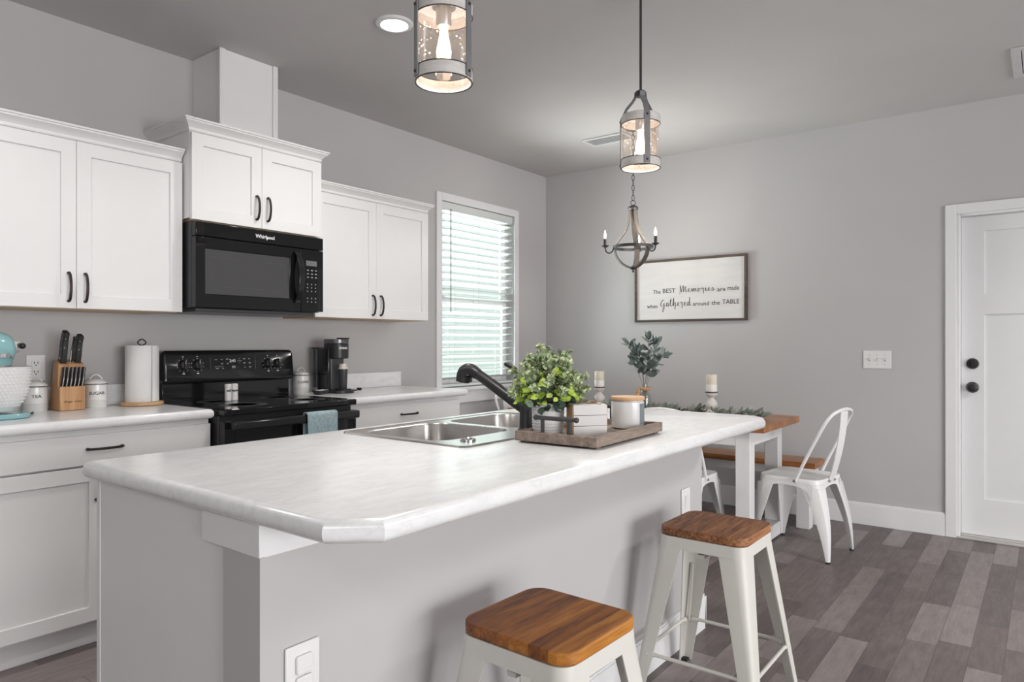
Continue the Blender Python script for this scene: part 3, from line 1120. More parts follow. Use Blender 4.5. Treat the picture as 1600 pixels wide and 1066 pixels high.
# mixer points along +y; bowl in front
MB().prism(rrect(-.105, .105, -.17, .185, .08, 8), 0.001, .022).build('base_foot', AQUA, mx, bevel=.006)
ped = MB().loft([[(x * s_, -.095 + y * s2 + dy_, z) for x, y in rrect(-.06, .06, -.065, .065, .035, 5)] for s_, s2, dy_, z in ((1.05, 1.1, 0, .021), (.85, .85, -.005, .07), (.75, .75, -.01, .16), (.8, .85, -.005, .235))])
ped.build('pedestal', AQUA, mx)
hp = [(-.165, .27, .03), (-.150, .277, .055), (-.10, .286, .072), (-.02, .292, .080), (.06, .291, .080), (.105, .287, .077), (.135, .283, .070), (.152, .281, .058), (.160, .280, .040), (.162, .28, .02)]
hp = [(y_ - .026, z_ - .006, r_ * .97) for y_, z_, r_ in hp]
hd = MB().loft([[(rr * math.cos(a), y, z + rr * .9 * math.sin(a)) for a in [2 * PI * k / 28 for k in range(28)]] for y, z, rr in hp])
hd.build('motor_head', AQUA, mx)
MB().lathe([(.066, .212), (.068, .216), (.068, .262), (.060, .27)], 36, Matrix.Translation((0, .064, 0))).build('head_collar', AQUA, mx)
MB().lathe([(.064, .200), (.0675, .202), (.0675, .2115), (.064, .2118)], 36, Matrix.Translation((0, .064, 0))).build('collar_ring', CHROME, mx)
hub = MB().cyl((0, .124, .286), (0, .156, .286), .026, .025, 24)
ho = hub.build('attachment_hub', plain('satin_chrome', (.72, .70, .68), .35, metal=.5), mx, bevel=.003)
MB().cyl((.020, .150, .290), (.046, .154, .288), .010, .012, 14).ball((.046, .154, .288), .012).build('hub_knob', BLACK, mx)
bnd = MB().prism(rrect(-.0775, .0775, -.150, .134, .070, 8), .242, .2595)
bo = bnd.build('trim_band', CHROME, mx, bevel=.001)
tx = MB()
text_mb(tx, 'KitchenAid', .024, Matrix.Translation((.0788, -.02, .2508)) @ PH, bold=.0005)
tx.build('brand_lettering', INK, bo, flat=True)
MB().lathe([(.040, .180), (.050, .184), (.052, .1995), (.04, .1998)], 28, Matrix.Translation((0, .064, 0))).build('planetary', CHROME, mx)
MB().cyl((0, .066, .08), (0, .066, .19), .008).build('beater_shaft', CHROME, mx)
bp = [(.038, .024), (.052, .026), (.058, .034), (.080, .055), (.098, .09), (.107, .13), (.110, .172), (.113, .182), (.109, .184), (.105, .17), (.10, .12), (.08, .07), (.001, .05)]
bp = [(r_, z_ * 1.12) for r_, z_ in bp]
bw_ = MB().lathe(bp, 44, Matrix.Translation((0, .085, 0)), cap=False)
bwo = bw_.build('mixing_bowl', HOBNAIL, mx)
nb = MB()
for k in range(12):
    z = .052 + k * .0128
    # radius along the outer profile
    for (r0, z0), (r1, z1) in zip(bp[:7], bp[1:8]):
        if z0 <= z <= z1:
            rr = r0 + (r1 - r0) * (z - z0) / (z1 - z0)
    for i in range(44):
        a = 2 * PI * (i + .5 * (k % 2)) / 44
        nb.add([(rr * math.cos(a) + .0045 * math.cos(a), .085 + (rr + .0045) * math.sin(a), z)] +
               [(rr * math.cos(a + da), .085 + rr * math.sin(a + da), z + dz) for da, dz in ((.06, 0), (0, .006), (-.06, 0), (0, -.006))],
               [(0, 1, 2), (0, 2, 3), (0, 3, 4), (0, 4, 1)])
nb.build('hobnail_texture', HOBNAIL, bwo, angle=180)
MB().tube(smooth([(-.05, .10, .024), (-.075, .17, .012), (-.07, .20, .004), (-.10, .235, .004), (-.14, .25, .004)], 6), .0035, 8).build('power_cord', BLACKS, mx)

# knife block
kb = thing('knife_block', 'bamboo knife block with black-handled knives by the sugar canister', 'knife block', (.030, 1.213, Z))
Wk = .103
side = [(.022, 0.001), (.142, 0.001), (.142, .106), (.120, .110), (.128, .205), (.078, .226)]
MP = Matrix(((1, 0, 0, 0), (0, 0, 1, 0), (0, 1, 0, 0), (0, 0, 0, 1)))
bk = MB().add(*(lambda m: (m.v, m.f))(MB().prism(side, 0, Wk)), M=MP)
bko = bk.build('block', BAMBOO, kb, bevel=.003)
tx = MB()
for w_, yy in (('Chicago', .032), ('Cutlery', .074)):
    text_mb(tx, w_, .0125, Matrix.Translation((.1424, yy, .040)) @ PH, shear=.4, bold=.0001, sx=.85)
tx.build('engraved_lettering', plain('burnt_brown', (.10, .045, .02), .7), bko, flat=True)
for i in range(6):
    y = .012 + i * .0158
    st_ = MB()
    p0, p1 = Vector((.131, y, .107)), Vector((.150, y + .004, .193))
    st_.ribbon(smooth([p0, p0.lerp(p1, .35) + Vector((.004, 0, 0)), p0.lerp(p1, .7) + Vector((.001, 0, 0)), p1], 4), [.0135] * 13, .0125, up=(0, 1, 0))
    so = st_.build('steak_knife_handle', BLACKS, kb, bevel=.003)
    MB().ribbon(smooth([p0 + Vector((.0066, 0, 0)), p0.lerp(p1, .35) + Vector((.0107, 0, 0)), p0.lerp(p1, .7) + Vector((.0077, 0, 0)), p1 + Vector((.0066, 0, 0))], 4), .0015, .0035, up=(0, 1, 0)).build('metal_tang', CHROME, so)


def big_knife(y, base, tip, w, name, rivets=True):
    p0, p1 = Vector(base), Vector(tip)
    q = MB().ribbon(smooth([p0, p0.lerp(p1, .3), p0.lerp(p1, .75) + Vector((-.003, 0, 0)), p1 + Vector((.006, 0, 0))], 5),
                    [w * (1 + .10 * math.sin(k * .35)) for k in range(16)], .023, up=(0, 1, 0))
    o = q.build(name, BLACKS, kb, bevel=.005, seg=3)
    if rivets:
        rv = MB()
        for f_ in (.2, .5, .78):
            c_ = p0.lerp(p1, f_)
            rv.cyl(c_ + Vector((0, -.0124, 0)), c_ + Vector((0, -.0110, 0)), .0030, seg=10)
            rv.cyl(c_ + Vector((w * .5 - .003, -.004, 0)), c_ + Vector((w * .5 + .0012, -.004, 0)), .0030, seg=10)
        rv.build('rivet', CHROME, o)
    return o


big_knife(0, (.098, .024, .205), (.130, .028, .350), .038, 'chef_knife_handle')
big_knife(0, (.096, .083, .205), (.124, .088, .335), .034, 'chef_knife_handle')
sr = MB().cyl((.100, .056, .20), (.142, .060, .315), .0055, .0075, 12).ball((.1425, .060, .322), .008)
so = sr.build('sharpening_steel_handle', BLACKS, kb)
MB().cyl((.107, .0515, .205), (.132, .054, .29), .0035, .0035, 8).build('steel_band', CHROME, so)

# paper towel holder + roll
ph = thing('paper_towel_holder', 'wooden-based paper towel holder with black wire loop', 'paper towel holder', (.128, 1.582, Z))
MB().lathe([(.088, 0.001), (.096, .003), (.096, .013), (.092, .017), (0.001, .017)], 40).build('base', LIGHTW, ph)
q = MB().cyl((0, 0, .017), (0, 0, .292), .006, seg=12)
q.tube(smooth([(0, 0, .286), (-.006, -.012, .295), (-.006, -.016, .305), (0, 0, .318), (.006, .016, .305), (.006, .012, .295), (0, 0, .286)], 5), .003, 8)
q.build('spindle', BLACKS, ph)
pr = MB()
pr.lathe([(.020, 0), (.071, 0), (.072, .002), (.072, .268), (.071, .270), (.020, .270), (.020, 0)], 48, cap=False)
fl = []
for k in range(15):
    a = R(-75 + 5.2 * k)
    fl.append((.0728 + .0125 * min(1, max(0, (14 - k)) / 14) ** 1.5 * 0 + (.0014 * (k if k < 8 else 8)), a))
pt = [(rr * math.cos(a), rr * math.sin(a)) for rr, a in fl]
pt = [(.0722 * math.cos(R(107)), .0722 * math.sin(R(107)))] + [((.0722 + .0006 * k) * math.cos(R(100 - 7 * k)), (.0722 + .0006 * k) * math.sin(R(100 - 7 * k))) for k in range(14)]
n = len(pt)
pr.add([(x, y, .002) for x, y in pt] + [(x, y, .268) for x, y in pt], [(i, i + 1, n + i + 1, n + i) for i in range(n - 1)])
po = pr.build('paper_towel_roll', PAPER, None, loc=(.128, 1.582, Z + .0175), angle=40)
tag(po, 'white paper towel roll on a wooden holder beside the range', 'paper towel roll')

# salt and pepper on the cooktop
for wd_, yy, lb in (('salt', 1.962, 'white salt shaker on the cooktop, left one of the pair'), ('pepper', 1.998, 'white pepper shaker on the cooktop, right one of the pair')):
    t = thing('shaker', lb, 'shaker', (.245, yy, .9285), 0, 'white salt and pepper shakers')
    MB().lathe([(.0155, 0), (.017, .002), (.017, .070)], 28).build('body', ENAMEL, t)
    MB().lathe([(.0172, .0705), (.0172, .084), (.0155, .087), (.0005, .088)], 28).build('cap', plain('ivory_cap', (.70, .67, .63), .5), t)
    tx = MB()
    text_mb(tx, wd_, .0175, facing((0, 0, .054), camang(.245, yy) + R(12)), depth=.001, shear=.35, bend=.0176, bold=.0005)
    tx.build('lettering', INK, t, flat=True)

# ------------------------------------------------------------------ right counter
cm = thing('coffee_maker', 'black single-serve coffee maker on the right counter', 'coffee maker', (.075, 2.612, Z))
MB().box(0.04, .145, 0, .022, .004, .268).build('side_panel', BLACK, cm, bevel=.006)
MB().box(.02, .140, .0225, .125, .004, .262).build('tower', DARKGREY, cm, bevel=.010, seg=3)
MB().prism(rrect(.01, .245, .004, .140, .05, 6), 0.0005, .020).build('base_tray', BLACKS, cm, bevel=.003)
MB().lathe([(.046, .0205), (.046, .027), (.04, .0275), (.001, .0275)], 28, Matrix.Translation((.190, .075, 0))).build('drip_plate', BLACK, cm)
rs = MB().add(*(lambda m: (m.v, m.f))(MB().prism(rrect(-.03, .018, .010, .115, .018, 5), .03, .262)))
rs.build('water_reservoir', thin_glass('smoky_plastic', (.55, .56, .57), 1.2), cm)
MB().prism(rrect(-.035, .06, .002, .118, .018, 5), .262, .272).build('reservoir_lid', BLACKS, cm, bevel=.002)
MB().cyl((-.008, .040, .03), (-.008, .040, .115), .009, seg=12).build('water_filter', PLATE, cm)
hd = MB().add(*(lambda m: (m.v, m.f))(MB().prism(rrect(.055, .205, .012, .132, .052, 7), .205, .296)))
hdo = hd.build('brew_head', BLACKS, cm, bevel=.006)
MB().add(*(lambda m: (m.v, m.f))(MB().prism(rrect(.055, .206, .011, .133, .052, 7), .2965, .322))).build('head_band', plain('gunmetal', (.17, .17, .175), .3, metal=.7), cm, bevel=.003)
MB().box(.165, .222, .045, .10, .3225, .330).build('lid_latch', BLACKS, cm, bevel=.003)
tx = MB()
text_mb(tx, 'KEURIG', .0165, facing((.2058, .062, .268), R(-8)), bold=.0006, depth=.001)
tx.build('brand_lettering', PRINT, cm, flat=True)
cdm = MB().tube(smooth([(.12, .135, .010), (.12, .165, .008), (.14, .185, .006), (.165, .20, .010), (.17, .215, .014)], 5), .004, 8)
cdm.box(.160, .185, .205, .222, .008, .024).box(.185, .197, .209, .211, .012, .02)
cdm.build('power_plug', BLACKS, cm)

tb = thing('tumbler', 'dark glass tumbler with pale lid under the coffee maker head', 'tumbler', (.265, 2.722, Z + .0281))
tb.location = (.075 + .190, 2.612 + .075, Z + .0280)
MB().lathe([(.022, 0), (.0235, .003), (.027, .115)], 28).build('cup', plain('dark_tumbler', (.05, .05, .055), .25), tb)
MB().lathe([(.028, .1155), (.028, .122), (.0235, .125), (.0235, .146), (.0005, .148)], 28).build('lid', plain('pale_lid', (.62, .57, .52), .35), tb)

sp = thing('spoon_rest', 'small black and white spoon rest in front of the coffee canister', 'spoon rest', (.245, 2.540, Z), R(15))
MB().loft([[(x * s_, y * s_, z) for x, y in rrect(-.032, .032, -.05, .05, .014, 4)] for s_, z in ((.72, .0008), (1.0, .022), (1.02, .024), (.96, .023), (.7, .006))]).build('dish', BLACKS, sp)
MB().loft([[(x * s_ + .001, y * s_ + .012, z) for x, y in rrect(-.028, .028, -.035, .035, .012, 4)] for s_, z in ((.70, .0068), (1.0, .0238), (1.0, .0246), (.66, .0078))]).build('white_liner', ENAMEL, sp)
# ================================================================== ISLAND
IX0, IX1, IY0, IY1 = 1.655, 2.712, .736, 2.915
KX0, KX1 = 2.292, 2.420                                # knee wall faces
SX0, SX1, SY0, SY1 = 1.735, 2.288, 1.490, 2.345         # sink rim
struct(MB().box(KX0, KX1, .756, 2.885, 0, .820).build('wall_island', WALL, flat=True), 'grey knee wall on the seating side of the island', 'knee wall')
bb = MB().box(KX1, KX1 + .015, .756, 2.90, 0, .135).box(KX1, KX1 + .010, .756, 2.895, .135, .146)
bb.box(KX0, KX1 + .015, 2.885, 2.90, 0, .135).box(KX0, KX1 + .010, 2.885, 2.895, .135, .146)
struct(bb.build('baseboard_island', TRIM, bevel=.002), 'white baseboard along the island knee wall', 'baseboard')

isl = thing('island_cabinet', 'white island cabinet with plain end panel under the marbled top', 'cabinet', (0, 0, 0))
MB().box(1.700, KX0 - .001, .790, SY0 - .03, .105, CT0 - .001).box(1.700, KX0 - .001, SY1 + .03, 2.875, .105, CT0 - .001).box(1.700, KX0 - .001, SY0 - .03, SY1 + .03, .105, .70).box(1.700, 1.72, SY0 - .03, SY1 + .03, .70, CT0 - .001).box(1.762, KX0 - .001, .800, 2.870, 0.0005, .105).build('cabinet_box', CAB, isl)
MB().box(1.699, KX0 - .0005, .766, .789, .0005, CT0 - .001).build('end_panel', CAB, isl)
MB().box(1.678, 1.6985, .764, .792, .0005, CT0 - .001).build('corner_trim', CAB, isl, bevel=.002)
for k in range(4):
    y0 = .797 + k * .52
    MB().box(1.679, 1.6985, y0, y0 + .514, .118, CT0 - .006).build('door', CAB, isl, bevel=.002)
# white ledger block capping the knee wall
MB().box(2.214, KX1 + .0015, .7535, .7655, .8205, CT0 - .001).box(KX0, KX1 + .0015, .7655, 2.885, .8205, CT0 - .001).build('ledger_block', TRIM, isl, bevel=.001, seg=1)

isp = thing('island_countertop', 'white marbled island countertop with clipped corners and sink', 'countertop', (0, 0, 0))
poly = [(IX0, IY0 + .012), (IX0 + .012, IY0), (IX1 - .078, IY0), (IX1, IY0 + .070), (IX1, IY1 - .095), (IX1 - .02, IY1 - .045), (IX1 - .075, IY1 - .008), (IX1 - .14, IY1), (IX0, IY1)]
hole = rrect(SX0 + .012, SX1 - .012, SY0 + .012, SY1 - .012, .03, 3)
slab(poly, CT0, CT1, .0195, 'worktop', MARBLE, isp, hole=hole)

# ------------------------------------------------------------------ sink (rests in the cut-out)
sk = thing('kitchen_sink', 'double-bowl stainless steel drop-in sink in the island top', 'sink', (0, 0, 0))
rz = CT1 + .0005
outer = rrect(SX0, SX1, SY0, SY1, .03, 5)
SMY = (SY0 + SY1) / 2
b1 = rrect(SX0 + .050, SX1 - .130, SY0 + .040, SMY - .018, .07, 6)
b2 = rrect(SX0 + .050, SX1 - .130, SMY + .018, SY1 - .040, .07, 6)
mb = MB()
v = [(x, y, rz) for x, y in outer] + [(x, y, rz + .005) for x, y in inset_poly(outer, .003)] + [(x, y, rz + .005) for x, y in inset_poly(outer, .009)] + [(x, y, rz + .003) for x, y in inset_poly(outer, .014)]
n = len(outer)
f = []
for k in range(3):
    for i in range(n):
        j = (i + 1) % n
        f.append((k * n + i, k * n + j, (k + 1) * n + j, (k + 1) * n + i))
loops = [[Vector(p) for p in v[3 * n:4 * n]]]
idx = list(range(3 * n, 4 * n))
for b in (b1, b2):
    o_ = len(v)
    v += [(x, y, rz + .003) for x, y in b]
    loops.append([Vector((x, y, rz + .003)) for x, y in b])
    idx += list(range(o_, o_ + len(b)))
for t_ in tessellate_polygon(loops):
    f.append(tuple(idx[i] for i in t_))
mb.add(v, f)
mb.build('rim', STEELRIM, sk, angle=20)
for b in (b1, b2):
    bm_ = MB()
    rings = [[(x, y, rz + .003) for x, y in b], [(x, y, rz - .002) for x, y in inset_poly(b, .004)], [(x, y, rz - .12) for x, y in inset_poly(b, .010)],
             [(x, y, rz - .16) for x, y in inset_poly(b, .022)], [(x, y, rz - .176) for x, y in inset_poly(b, .045)]]
    bm_.loft(rings, cap=False)
    k_ = len(b)
    bm_.f.append(tuple(range(4 * k_, 5 * k_)))
    bo = bm_.build('bowl', STEEL, sk, angle=60)
    cx = sum(p[0] for p in b) / k_
    cy = sum(p[1] for p in b) / k_
    MB().lathe([(.044, 0), (.042, .004), (.034, .002), (.001, .001)], 28, Matrix.Translation((cx, cy, rz - .1758))).build('drain', CHROME, bo)
cap_ = MB().lathe([(.024, 0), (.024, .004), (.019, .007), (.016, .004), (.001, .0045)], 28, Matrix.Translation((2.205, 1.600, rz + .0032)))
cap_.build('hole_cover', CHROME, sk)

# faucet
fx, fy = 2.202, 1.905
fc = thing('faucet', 'matte black pull-out kitchen faucet on the sink deck', 'faucet', (fx, fy, rz + .0033))
q = MB().lathe([(.030, 0), (.030, .005), (.0245, .010), (.0235, .06), (.025, .08), (.025, .125), (.022, .140), (.010, .150), (.001, .151)], 28)
q.build('body', BLACKS, fc)
q = MB()
q.tube(smooth([(-.004, 0, .072), (-.060, -.006, .104), (-.150, -.016, .158), (-.200, -.021, .186)], 6), [.0215, .0213, .0211, .021, .0208, .0206, .0204, .0202, .02, .0198, .0196, .0194, .0192, .019, .0188, .0186, .0184, .0182, .018], 16)
q.build('spout', BLACKS, fc)
q = MB()
q.tube(smooth([(-.196, -.0206, .184), (-.222, -.024, .197), (-.244, -.026, .196), (-.256, -.027, .180), (-.258, -.0275, .158)], 6),
       [.0195 + .0095 * min(1, k / 14) for k in range(25)], 18)
sp_ = q.build('spray_head', BLACKS, fc)
MB().cyl((-.258, -.0275, .1585), (-.2585, -.0275, .156), .022, .021, 18).build('spray_face', DARKGREY, sp_)
q = MB().tube(smooth([(0, 0, .140), (-.010, .01, .162), (-.045, .022, .190), (-.095, .036, .214), (-.125, .042, .222)], 5), [.015, .0145, .014, .0135, .013, .012, .0115, .011, .0105, .010, .0095, .009, .009, .009, .009, .009, .009, .009, .009, .008, .006], 12)
q.build('lever', BLACKS, fc)

# ------------------------------------------------------------------ tray with its objects
tray_a = R(2.5)
tr = thing('serving_tray', 'weathered wooden tray with black iron handles on the island', 'tray', (2.455, 1.915, CT1), tray_a)
hx, hy = .140, .232
q = MB().box(-hx + .016, hx - .016, -hy + .016, hy - .016, .008, .018)
q.build('tray_bottom', REDWOOD, tr)
for a in ((-hx, hx, -hy, -hy + .018), (-hx, hx, hy - .018, hy), (-hx, -hx + .018, -hy + .018, hy - .018), (hx - .018, hx, -hy + .018, hy - .018)):
    MB().box(a[0], a[1], a[2], a[3], .006, .036).build('tray_side', REDWOOD, tr, bevel=.003)
for sx in (-1, 1):
    for sy in (-1, 1):
        MB().box(sx * (hx - .022) - .012, sx * (hx - .022) + .012, sy * (hy - .03) - .012, sy * (hy - .03) + .012, .0005, .006).build('foot', REDWOOD, tr)
for s_ in (-1, 1):
    y = s_ * (hy - .009)
    q = MB().tube([(-.066, y, .079), (.066, y, .079)], .0065, 10)
    q.ball((-.069, y, .079), .0085, 10, 6).ball((.069, y, .079), .0085, 10, 6)
    for x in (-.046, .046):
        q.box(x - .005, x + .005, y - .004, y + .004, .036, .078)
    q.build('tray_handle', IRON, tr, bevel=.0015)


def on_tray(x, y):
    c, s_ = math.cos(tray_a), math.sin(tray_a)
    return (2.455 + c * x - s_ * y, 1.915 + s_ * x + c * y)


# potted faux plant
px, py = 2.368, 1.792
pp = thing('potted_plant', 'bushy green faux plant in white ribbed pot on the tray', 'plant', (px, py, CT1 + .0185))
prof = [(.046, 0), (.048, .002)]
for k in range(9):
    z = .004 + k * .0095
    prof += [(.0478 + .00035 * k, z), (.0495 + .00035 * k, z + .0035), (.0478 + .00035 * k, z + .007)]
prof += [(.051, .089), (.053, .093), (.051, .097), (.048, .097), (.046, .085), (.001, .082)]
MB().lathe(prof, 40).build('pot', plain('white_ribbed_pot', (.74, .735, .73), .5), pp)


def leaf(mb, p, d, L, Wd, cup=.15, n_=None):
    d = Vector(d).normalized()
    h = n_ or Vector((random.uniform(-1, 1), random.uniform(-1, 1), random.uniform(-.2, 1)))
    s_ = d.cross(h)
    if s_.length < .05:
        s_ = d.cross(Vector((1, .3, .2)))
    s_.normalize()
    u = s_.cross(d)
    P0 = Vector(p)
    pr_ = [(0, .06), (.22, .38), (.5, .5), (.78, .36), (1.0, .02)]
    v, f = [], []
    for t_, w_ in pr_:
        c_ = P0 + d * (L * t_) - u * (cup * L * t_ * t_)
        v += [c_ - s_ * (Wd * w_) + u * (cup * Wd * .6), c_, c_ + s_ * (Wd * w_) + u * (cup * Wd * .6)]
    for k in range(4):
        a = 3 * k
        f += [(a, a + 1, a + 4, a + 3), (a + 1, a + 2, a + 5, a + 4)]
    mb.add(v, f)


def plant_stems(n, zr, spread):
    out = []
    for i in range(n):
        a = 2 * PI * (i * .618) + random.uniform(-.3, .3)
        f_ = (i + .5) / n
        tilt = spread[0] + (spread[1] - spread[0]) * f_
        L = zr[0] + (zr[1] - zr[0]) * random.random()
        L *= (1.0 - .30 * f_)
        st0 = Vector((.022 * math.cos(a) * random.random(), .022 * math.sin(a) * random.random(), .082))
        d0 = Vector((math.cos(a) * math.sin(tilt * .6), math.sin(a) * math.sin(tilt * .6), math.cos(tilt * .6)))
        d1 = Vector((math.cos(a) * math.sin(tilt * 1.15), math.sin(a) * math.sin(tilt * 1.15), math.cos(tilt * 1.15)))
        p1 = st0 + d0 * L * .55
        p2 = p1 + d1 * L * .45
        out.append(smooth([st0, p1, p2], 8))
    return out


stm, sprig = MB(), MB()
for path in plant_stems(78, (.135, .20), (.05, 1.42)):
    stm.tube(path, .0011, 5)
    for k in range(2, len(path)):
        t_ = (path[k] - path[k - 1]).normalized()
        for r_ in range(7):
            a = random.random() * 2 * PI
            o_ = t_.orthogonal().normalized()
            o_.rotate(Matrix.Rotation(a, 3, t_))
            leaf(sprig, path[k].lerp(path[k - 1], random.random()), o_ + t_ * random.uniform(.3, .9), random.uniform(.012, .020), random.uniform(.008, .012), .2)
stm.build('stems', STEMG, pp)
sprig.build('sprig_foliage', SPRIG, pp, angle=180, fix=False)
lime, deep = MB(), MB()
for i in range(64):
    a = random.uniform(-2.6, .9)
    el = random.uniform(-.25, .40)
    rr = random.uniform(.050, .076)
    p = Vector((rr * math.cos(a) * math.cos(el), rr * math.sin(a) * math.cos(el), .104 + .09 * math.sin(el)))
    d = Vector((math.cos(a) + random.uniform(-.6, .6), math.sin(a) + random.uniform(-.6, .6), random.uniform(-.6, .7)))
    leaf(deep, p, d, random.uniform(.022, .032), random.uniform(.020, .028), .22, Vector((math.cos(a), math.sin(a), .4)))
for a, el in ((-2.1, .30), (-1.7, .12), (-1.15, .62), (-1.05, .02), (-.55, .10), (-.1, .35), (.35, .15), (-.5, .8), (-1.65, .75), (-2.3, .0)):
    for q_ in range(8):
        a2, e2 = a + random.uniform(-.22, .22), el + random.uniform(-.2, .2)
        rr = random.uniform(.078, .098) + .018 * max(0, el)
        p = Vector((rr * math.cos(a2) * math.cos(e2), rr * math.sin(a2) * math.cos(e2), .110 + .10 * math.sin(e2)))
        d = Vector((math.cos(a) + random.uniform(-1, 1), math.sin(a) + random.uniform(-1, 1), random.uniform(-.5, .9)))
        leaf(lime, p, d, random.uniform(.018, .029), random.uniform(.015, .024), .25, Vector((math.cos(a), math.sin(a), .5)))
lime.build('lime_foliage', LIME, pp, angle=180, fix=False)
deep.build('deep_foliage', DEEP, pp, angle=180, fix=False)

# slatted white decorative box with a twine bow
bx, by = 2.487, 1.828
wx = thing('decor_box', 'white slatted wooden box tied with twine, centre of the tray', 'decorative box', (bx, by, CT1 + .0185), R(50))
HW, HD = .055, .034
MB().box(-HW, HW, -HD + .003, HD - .003, .001, .094).build('core', LIGHTW, wx)
for k in range(3):
    z0 = .001 + k * .0318
    MB().box(-HW + .0025, HW - .0025, -HD, -HD + .003, z0, z0 + .0305).build('slat', BOARD, wx, bevel=.0008, seg=1)
    MB().box(-HW + .0025, HW - .0025, HD - .003, HD, z0, z0 + .0305).build('slat', BOARD, wx, bevel=.0008, seg=1)
tm = MB()
for dx_ in (-.003, .0, .003):
    tm.tube([(-HW - .001, dx_, .094), (-HW - .001, dx_, .0955), (HW + .001, dx_, .0955), (HW + .001, dx_, .002)], .0013, 5)
for k, (a, b) in enumerate(((.034, .020), (-.032, .018))):
    tm.tube(smooth([(0, 0, .0975), (a * .6, b, .103), (a, b * .3, .101), (a * .7, -b * .6, .099), (0, 0, .0975)], 5), .0014, 5)
tm.tube(smooth([(0, 0, .098), (.02, -.018, .099), (.035, -.033, .097)], 5), .0014, 5)
tm.build('twine', plain('jute_twine', (.42, .29, .17), .9), wx)
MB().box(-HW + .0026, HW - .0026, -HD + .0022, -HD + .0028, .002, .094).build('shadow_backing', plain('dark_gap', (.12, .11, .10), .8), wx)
MB().box(-HW + .004, HW - .004, -HD + .006, HD - .006, .0942, .0962).build('top_card', PAPER, wx)

# jar candle with wooden lid
jx, jy = 2.500, 2.066
jc = thing('jar_candle', 'white frosted jar candle with pale wooden lid on tray', 'candle', (jx, jy, CT1 + .0185))
MB().lathe([(.042, 0), (.051, .004), (.054, .016), (.054, .088), (.053, .089), (.052, .088)], 40, cap=True).build('jar', JARG, jc)
MB().lathe([(.0500, .089), (.0500, .0935)], 40).build('lid_seal', plain('pale_seal', (.62, .58, .55), .4), jc)
MB().lathe([(.0550, .094), (.0560, .096), (.0560, .103), (.0550, .105), (.001, .105)], 40).build('wooden_lid', LIGHTW, jc)
lbm = MB()
a0 = camang(jx, jy) + R(70)
lpts = [(.0543 * math.cos(a0 + R(k * 5 - 25)), .0543 * math.sin(a0 + R(k * 5 - 25))) for k in range(11)]
lbm.add([(x, y, .016) for x, y in lpts] + [(x, y, .084) for x, y in lpts], [(i, i + 1, 12 + i, 11 + i) for i in range(10)])
lbm.build('label', plain('slate_label', (.17, .19, .21), .6), jc, angle=60)

# outlets on the knee wall
for y, lb in ((.848, 'white outlet with plug-in covers on the knee wall, at its near end'), (2.706, 'white light switch plate on the knee wall above the far stool')):
    t = thing('wall_outlet', lb, 'outlet', (KX1 + .0005, y, .570))
    MB().box(0, .007, -.040, .040, -.0605, .0605).build('cover_plate', PLATE, t, bevel=.003)
    if y < 1:
        for dz in (.021, -.021):
            so = MB().add(*(lambda q: (q.v, q.f))(MB().prism(rrect(-.019, .019, -.0185, .0185, .005), 0, .007)), M=Matrix.Translation((.007, 0, dz)) @ PH).build('plug_cover', PLATE, t, bevel=.002)
            MB().box(.0138, .0150, -.017, .017, dz - .016, dz - .008).box(.0138, .0143, -.006, .006, dz - .001, dz + .0005).build('grip_ridge', PLATE, so)
    else:
        MB().box(.007, .0085, -.017, .017, -.033, .033).build('switch_frame', PLATE, t, bevel=.001, seg=1)
        MB().add([(.0085, -.015, -.031), (.0085, .015, -.031), (.0085, .015, .031), (.0085, -.015, .031), (.0105, -.015, 0), (.0105, .015, 0), (.0135, .015, .031), (.0135, -.015, .031)],
                 [(0, 1, 5, 4), (4, 5, 6, 7), (7, 6, 2, 3), (0, 4, 7, 3), (1, 2, 6, 5)]).build('rocker', PLATE, t)
        t.name = 'light_switch'

# ------------------------------------------------------------------ bar stools
SEATZ = .602


def stool_leg(sx, sy):
    """bent L-section sheet leg, sx/sy pick the corner"""
    rings = []
    for k in range(7):
        f_ = k / 6
        z = .568 - f_ * .566
        c_ = .147 + f_ * .072                       # outer corner distance
        w_ = .088 - f_ * .052                       # flange width
        r_ = .028 * (1 - f_) + .010
        th = .004
        out_ = []
        for q in range(6):
            a = R(90 * q / 5)
            out_.append((c_ - r_ + r_ * math.cos(a), c_ - r_ + r_ * math.sin(a)))
        o2 = [(c_, c_ - w_)] + out_ + [(c_ - w_, c_)]
        inn = []
        for q in range(5, -1, -1):
            a = R(90 * q / 5)
            ri = max(.003, r_ - th)
            inn.append((c_ - r_ + ri * math.cos(a), c_ - r_ + ri * math.sin(a)))
        i2 = [(c_ - w_, c_ - th)] + inn + [(c_ - th, c_ - w_)]
        rings.append([(sx * x, sy * y, z) for x, y in o2 + i2])
    return MB().loft(rings)


